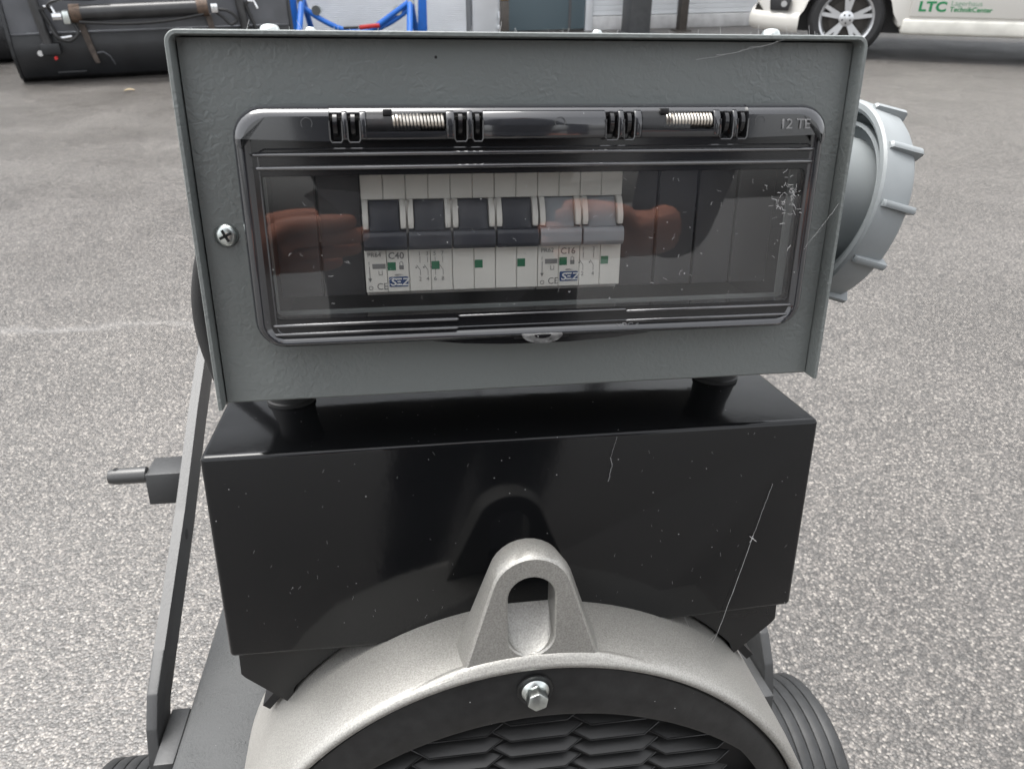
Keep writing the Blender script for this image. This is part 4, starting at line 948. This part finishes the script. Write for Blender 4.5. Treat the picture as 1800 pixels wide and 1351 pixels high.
for k in range(5): strand((117+rnd.uniform(-2, 2), 17.2, -92+rnd.uniform(-1, 1)), (117+rnd.uniform(-2.5, 2.5), 16.6, -92+rnd.uniform(-3, 2)), 0, 0.12)
strand((43, 17.4, -31), (40.3, 17.2, -42), 0, 0.035); strand((40.3, 17.2, -42), (41.2, 17.0, -45), 0, 0.09); strand((41.2, 17, -45), (40.0, 17.2, -54), 0, 0.06, wob=0.4)
strand((110, -6.4, 60), (127, 1, 77), 0.3, 0.04); strand((94, 0.2, 138), (62, 5.5, 131), 0.5, 0.05); strand((92, 1.0, 137.5), (70, 6.0, 132.5), 0.2, 0.07, wob=0.4)
for k in range(60):     # clump at the right end of the pane
    x, z = 101+rnd.gauss(0, 3.5), 79+rnd.gauss(0, 5)
    t = rnd.uniform(0, 6.28); l_ = rnd.uniform(0.6, 2.6); strand((x, -4.75, z), (x+l_*math.cos(t), -4.8, z+l_*math.sin(t)), 0, rnd.choice((0.05, 0.07, 0.10)), 4, 0.25)
for k in range(46):     # fibres standing on the lid edge
    x = rnd.uniform(-120, 122); t = rnd.uniform(-0.5, 0.5); l_ = rnd.choice((0.8, 1.2, 1.5, 3.5)); y = rnd.uniform(0.8, 6)
    strand((x, y, HH-0.1), (x+l_*math.sin(t), y, HH+l_*math.cos(t)), 0, 0.05, 4, 0.08)
for k in range(70):     # lint on the faces
    x, z = rnd.uniform(-98, 104), rnd.uniform(40, 90); t = rnd.uniform(0, 6.28); l_ = rnd.uniform(0.4, 2.0)
    strand((x, -4.62, z), (x+l_*math.cos(t), -4.65, z+l_*math.sin(t)), 0, rnd.choice((0.025, 0.035, 0.06)), 4, 0.25)
for k in range(60):
    x, z = rnd.uniform(-138, 138), rnd.uniform(-125, -34); t = rnd.uniform(0.9, 2.2); l_ = rnd.uniform(0.5, 2.2)
    strand((x, 17.9, z), (x+l_*math.cos(t), 17.85, z+l_*math.sin(t)), 0, rnd.choice((0.025, 0.035)), 4, 0.1)
for k in range(26):     # dust gathered along the cover's top and the louvre edge
    x = rnd.uniform(-100, 105); b.box(x, x+rnd.uniform(0.2, 0.5), -3.4, -3.0, ZB+0.5, ZB+0.5+rnd.uniform(0.15, 0.4))
lint = b.build('cobweb_threads', 'web', GEN); lint['kind'] = 'stuff'

# ------------------------------------------------------------------ the photographer, seen as a reflection in the pane and the black paint
M['jacket'] = mat('dark navy jacket', (0.008, 0.011, 0.020), 0.8, noise=(40, 0.2))
M['trousers'] = mat('dark work trousers', (0.012, 0.013, 0.018), 0.85, noise=(40, 0.2))
M['skin'] = mat('skin', (0.46, 0.19, 0.125), 0.5, noise=(60, 0.08))
M['hair'] = mat('brown hair', (0.03, 0.02, 0.012), 0.6, noise=(90, 0.3))
M['phone_black'] = mat('black phone case', (0.006, 0.006, 0.007), 0.45)
M['shoe'] = mat('black work shoe', (0.01, 0.01, 0.01), 0.5)
def skin_obj(name, pts, edges, rad, m, parent, root=0, sub=2):
    me = bpy.data.meshes.new(name); me.from_pydata([tuple(p) for p in pts], edges, [])
    o = bpy.data.objects.new(name+'_tmp', me); COL.objects.link(o)
    md = o.modifiers.new('s', 'SKIN'); md.use_smooth_shade = True
    for i, r_ in enumerate(rad):
        sv = me.skin_vertices[0].data[i]; rr_ = r_ if isinstance(r_, tuple) else (r_, r_); sv.radius = rr_; sv.use_root = (i == root)
    ss = o.modifiers.new('u', 'SUBSURF'); ss.levels = sub; ss.render_levels = sub
    bpy.context.view_layer.update()
    m2 = bpy.data.meshes.new_from_object(o.evaluated_get(bpy.context.evaluated_depsgraph_get()))
    bpy.data.objects.remove(o); m2.name = name; m2.materials.clear(); m2.materials.append(M[m])
    m2.polygons.foreach_set('use_smooth', [True]*len(m2.polygons))
    o = bpy.data.objects.new(name, m2); COL.objects.link(o); o.parent = parent
    return o
PB = Vector((0.15, -0.52, 0.0))
person = empty('person', PB); tag(person, 'person in dark navy jacket and trousers photographing the generator with a phone', 'person')
sv_, se_, sr_ = [], [], []
def add(p, r_, prev=None):
    sv_.append(Vector(p)); sr_.append(r_); i = len(sv_)-1
    if prev is not None: se_.append((prev, i))
    return i
pel = add((0, 0, 0.94), (0.145, 0.105)); wa = add((0, 0.0, 1.10), (0.135, 0.095), pel); ch = add((0, 0.0, 1.28), (0.165, 0.11), wa); nk0 = add((0, 0.01, 1.42), (0.10, 0.08), ch)
nk = add((0, 0.03, 1.50), 0.052, nk0); j0 = add((0, 0.055, 1.565), (0.062, 0.07), nk); j1 = add((0, 0.06, 1.64), (0.074, 0.092), j0); j2 = add((0, 0.05, 1.72), (0.058, 0.075), j1)
for s_ in (-1, 1):
    hp = add((s_*0.085, 0, 0.88), 0.082, pel); kn = add((s_*0.085, 0.02, 0.48), 0.056, hp); an = add((s_*0.085, -0.01, 0.09), 0.040, kn); hl_ = add((s_*0.085, -0.03, 0.045), 0.036, an); to = add((s_*0.10, 0.15, 0.035), 0.034, hl_)
# wrists: under the phone, to either side of the lens
wrist = {-1: Vector((-0.152, -0.150, 0.885)) - PB, 1: Vector((0.278, -0.115, 0.882)) - PB}
arm_i = {}
for s_ in (-1, 1):
    sh = add((s_*0.20, 0.0, 1.39), 0.058, nk0); el = add((s_*0.35, 0.10, 1.04), 0.045, sh); fw = add(Vector((s_*0.35, 0.10, 1.04)).lerp(wrist[s_], 0.5), 0.038, el); wr = add(wrist[s_], (0.028, 0.022), fw); arm_i[s_] = wr
    # palm and five fingers that close on the lower edge of the phone
    inn = Vector((-s_, 0, 0)); fwd = Vector((0, 1, 0)); upv = Vector((0, 0, 1)); w0_ = wrist[s_]
    pa = add(w0_+inn*0.045+fwd*0.035+upv*-0.006, (0.019, 0.019), wr)
    knl = [w0_+inn*(0.080-0.006*abs(k-1.3))+fwd*(0.056-0.013*k)+upv*(0.016-0.0115*k) for k in range(4)]
    for k, p in enumerate(knl):
        L1 = (0.036, 0.040, 0.037, 0.030)[k]
        a = add(p, 0.0086, pa); c = add(p+inn*L1*0.8+fwd*0.006, 0.0080, a); d = add(p+inn*(L1*1.35)-fwd*0.004, 0.0074, c); e_ = add(p+inn*(L1*1.55)-fwd*0.018, 0.0064, d)
    t1 = add(w0_+inn*0.050+fwd*0.000+upv*0.014, 0.0115, pa); t2 = add(w0_+inn*0.080-fwd*0.010+upv*0.020, 0.0098, t1); t3 = add(w0_+inn*0.105-fwd*0.014+upv*0.022, 0.0080, t2)
bodyo = skin_obj('body', sv_, se_, sr_, 'skin', person, pel)
def sub_skin(name, idx_pts, edges, rad, m): return skin_obj(name, idx_pts, edges, rad, m, person)
jp = [(0, 0, 0.86), (0, 0, 1.08), (0, 0, 1.28), (0, 0.01, 1.43), (0, 0.02, 1.475)]; jr = [(0.225, 0.15), (0.22, 0.145), (0.225, 0.145), (0.115, 0.095), (0.07, 0.07)]; je = [(0, 1), (1, 2), (2, 3), (3, 4)]
for s_ in (-1, 1):
    el = Vector((s_*0.35, 0.10, 1.04)); n0 = len(jp)
    jp += [(s_*0.205, 0, 1.39), tuple(el), tuple(el.lerp(wrist[s_], 0.5)), tuple(el.lerp(wrist[s_], 1.06))]; jr += [0.092, 0.076, 0.062, 0.040]; je += [(3, n0), (n0, n0+1), (n0+1, n0+2), (n0+2, n0+3)]
sub_skin('jacket', jp, je, jr, 'jacket')
tp = [(0, 0, 0.95)]; tr_ = [(0.165, 0.125)]; te = []
for s_ in (-1, 1):
    n0 = len(tp); tp += [(s_*0.09, 0, 0.86), (s_*0.088, 0.02, 0.48), (s_*0.088, -0.01, 0.10)]; tr_ += [0.105, 0.080, 0.070]; te += [(0, n0), (n0, n0+1), (n0+1, n0+2)]
sub_skin('trousers', tp, te, tr_, 'trousers')
for s_ in (-1, 1):
    skin_obj('shoe', [(s_*0.085, -0.05, 0.045), (s_*0.09, 0.05, 0.048), (s_*0.10, 0.16, 0.038)], [(0, 1), (1, 2)], [(0.045, 0.044), (0.048, 0.046), (0.044, 0.036)], 'shoe', person)
skin_obj('hair', [(0, 0.0, 1.66), (0, 0.025, 1.74), (0, 0.075, 1.765)], [(0, 1), (1, 2)], [(0.076, 0.07), (0.076, 0.078), (0.060, 0.045)], 'hair', person)
fc = PB + Vector((0, 0, 0))
for s_ in (-1, 1):
    b = MB(); b.lathe([(0.001, 0.0125), (0.008, 0.009), (0.0115, 0.0), (0.008, -0.009), (0.001, -0.012)], (s_*0.031, 0.140, 1.645), (0, 1, 0), 14); b.build('eye', 'white_print', person)
    b = MB(); b.prism(rrect(-0.016, 0.016, -0.030, 0.030, 0.014, 4), 'x', s_*0.074-0.006, s_*0.074+0.006, 0.003); er = b.build('ear', 'skin', person); er.location = (0, 0.05, 1.635)
b = MB(); b.loft([[(-0.006, 0.146, 1.665), (0.006, 0.146, 1.665), (0, 0.138, 1.67)], [(-0.016, 0.145, 1.605), (0.016, 0.145, 1.605), (0, 0.172, 1.610)], [(-0.012, 0.143, 1.598), (0.012, 0.143, 1.598), (0, 0.15, 1.596)]], True, True); b.build('nose', 'skin', person)
M['lip'] = mat('lips', (0.35, 0.11, 0.09), 0.5)
b = MB(); b.tube([(-0.024, 0.123, 1.568), (-0.01, 0.131, 1.572), (0.01, 0.131, 1.572), (0.024, 0.123, 1.568)], [0.003, 0.006, 0.006, 0.003], 8); b.build('mouth', 'lip', person)
# the phone: lens corner just behind the viewpoint, landscape, leaning with the view
ph = empty('phone'); tag(ph, 'black phone held in landscape by the person in navy', 'phone')
ph.matrix_world = cam.matrix_basis.copy() if False else (Matrix.Translation(cam.location) @ cam.rotation_euler.to_matrix().to_4x4())
b = MB(); b.prism(rrect(-0.022, 0.150, -0.080, 0.018, 0.010, 5), 'z', 0.012, 0.022, 0.002); b.build('phone_body', 'phone_black', ph)
for x, y in ((0.0, 0.0), (0.0, -0.022)):
    b = MB(); b.cyl((x, y, 0.0118), (x, y, 0.009), 0.007, 20); b.build('camera_lens', 'car_glass', ph)
b = MB(); b.prism(rrect(-0.018, 0.146, -0.076, 0.014, 0.008, 5), 'z', 0.0222, 0.0232); b.build('screen', 'car_glass', ph)
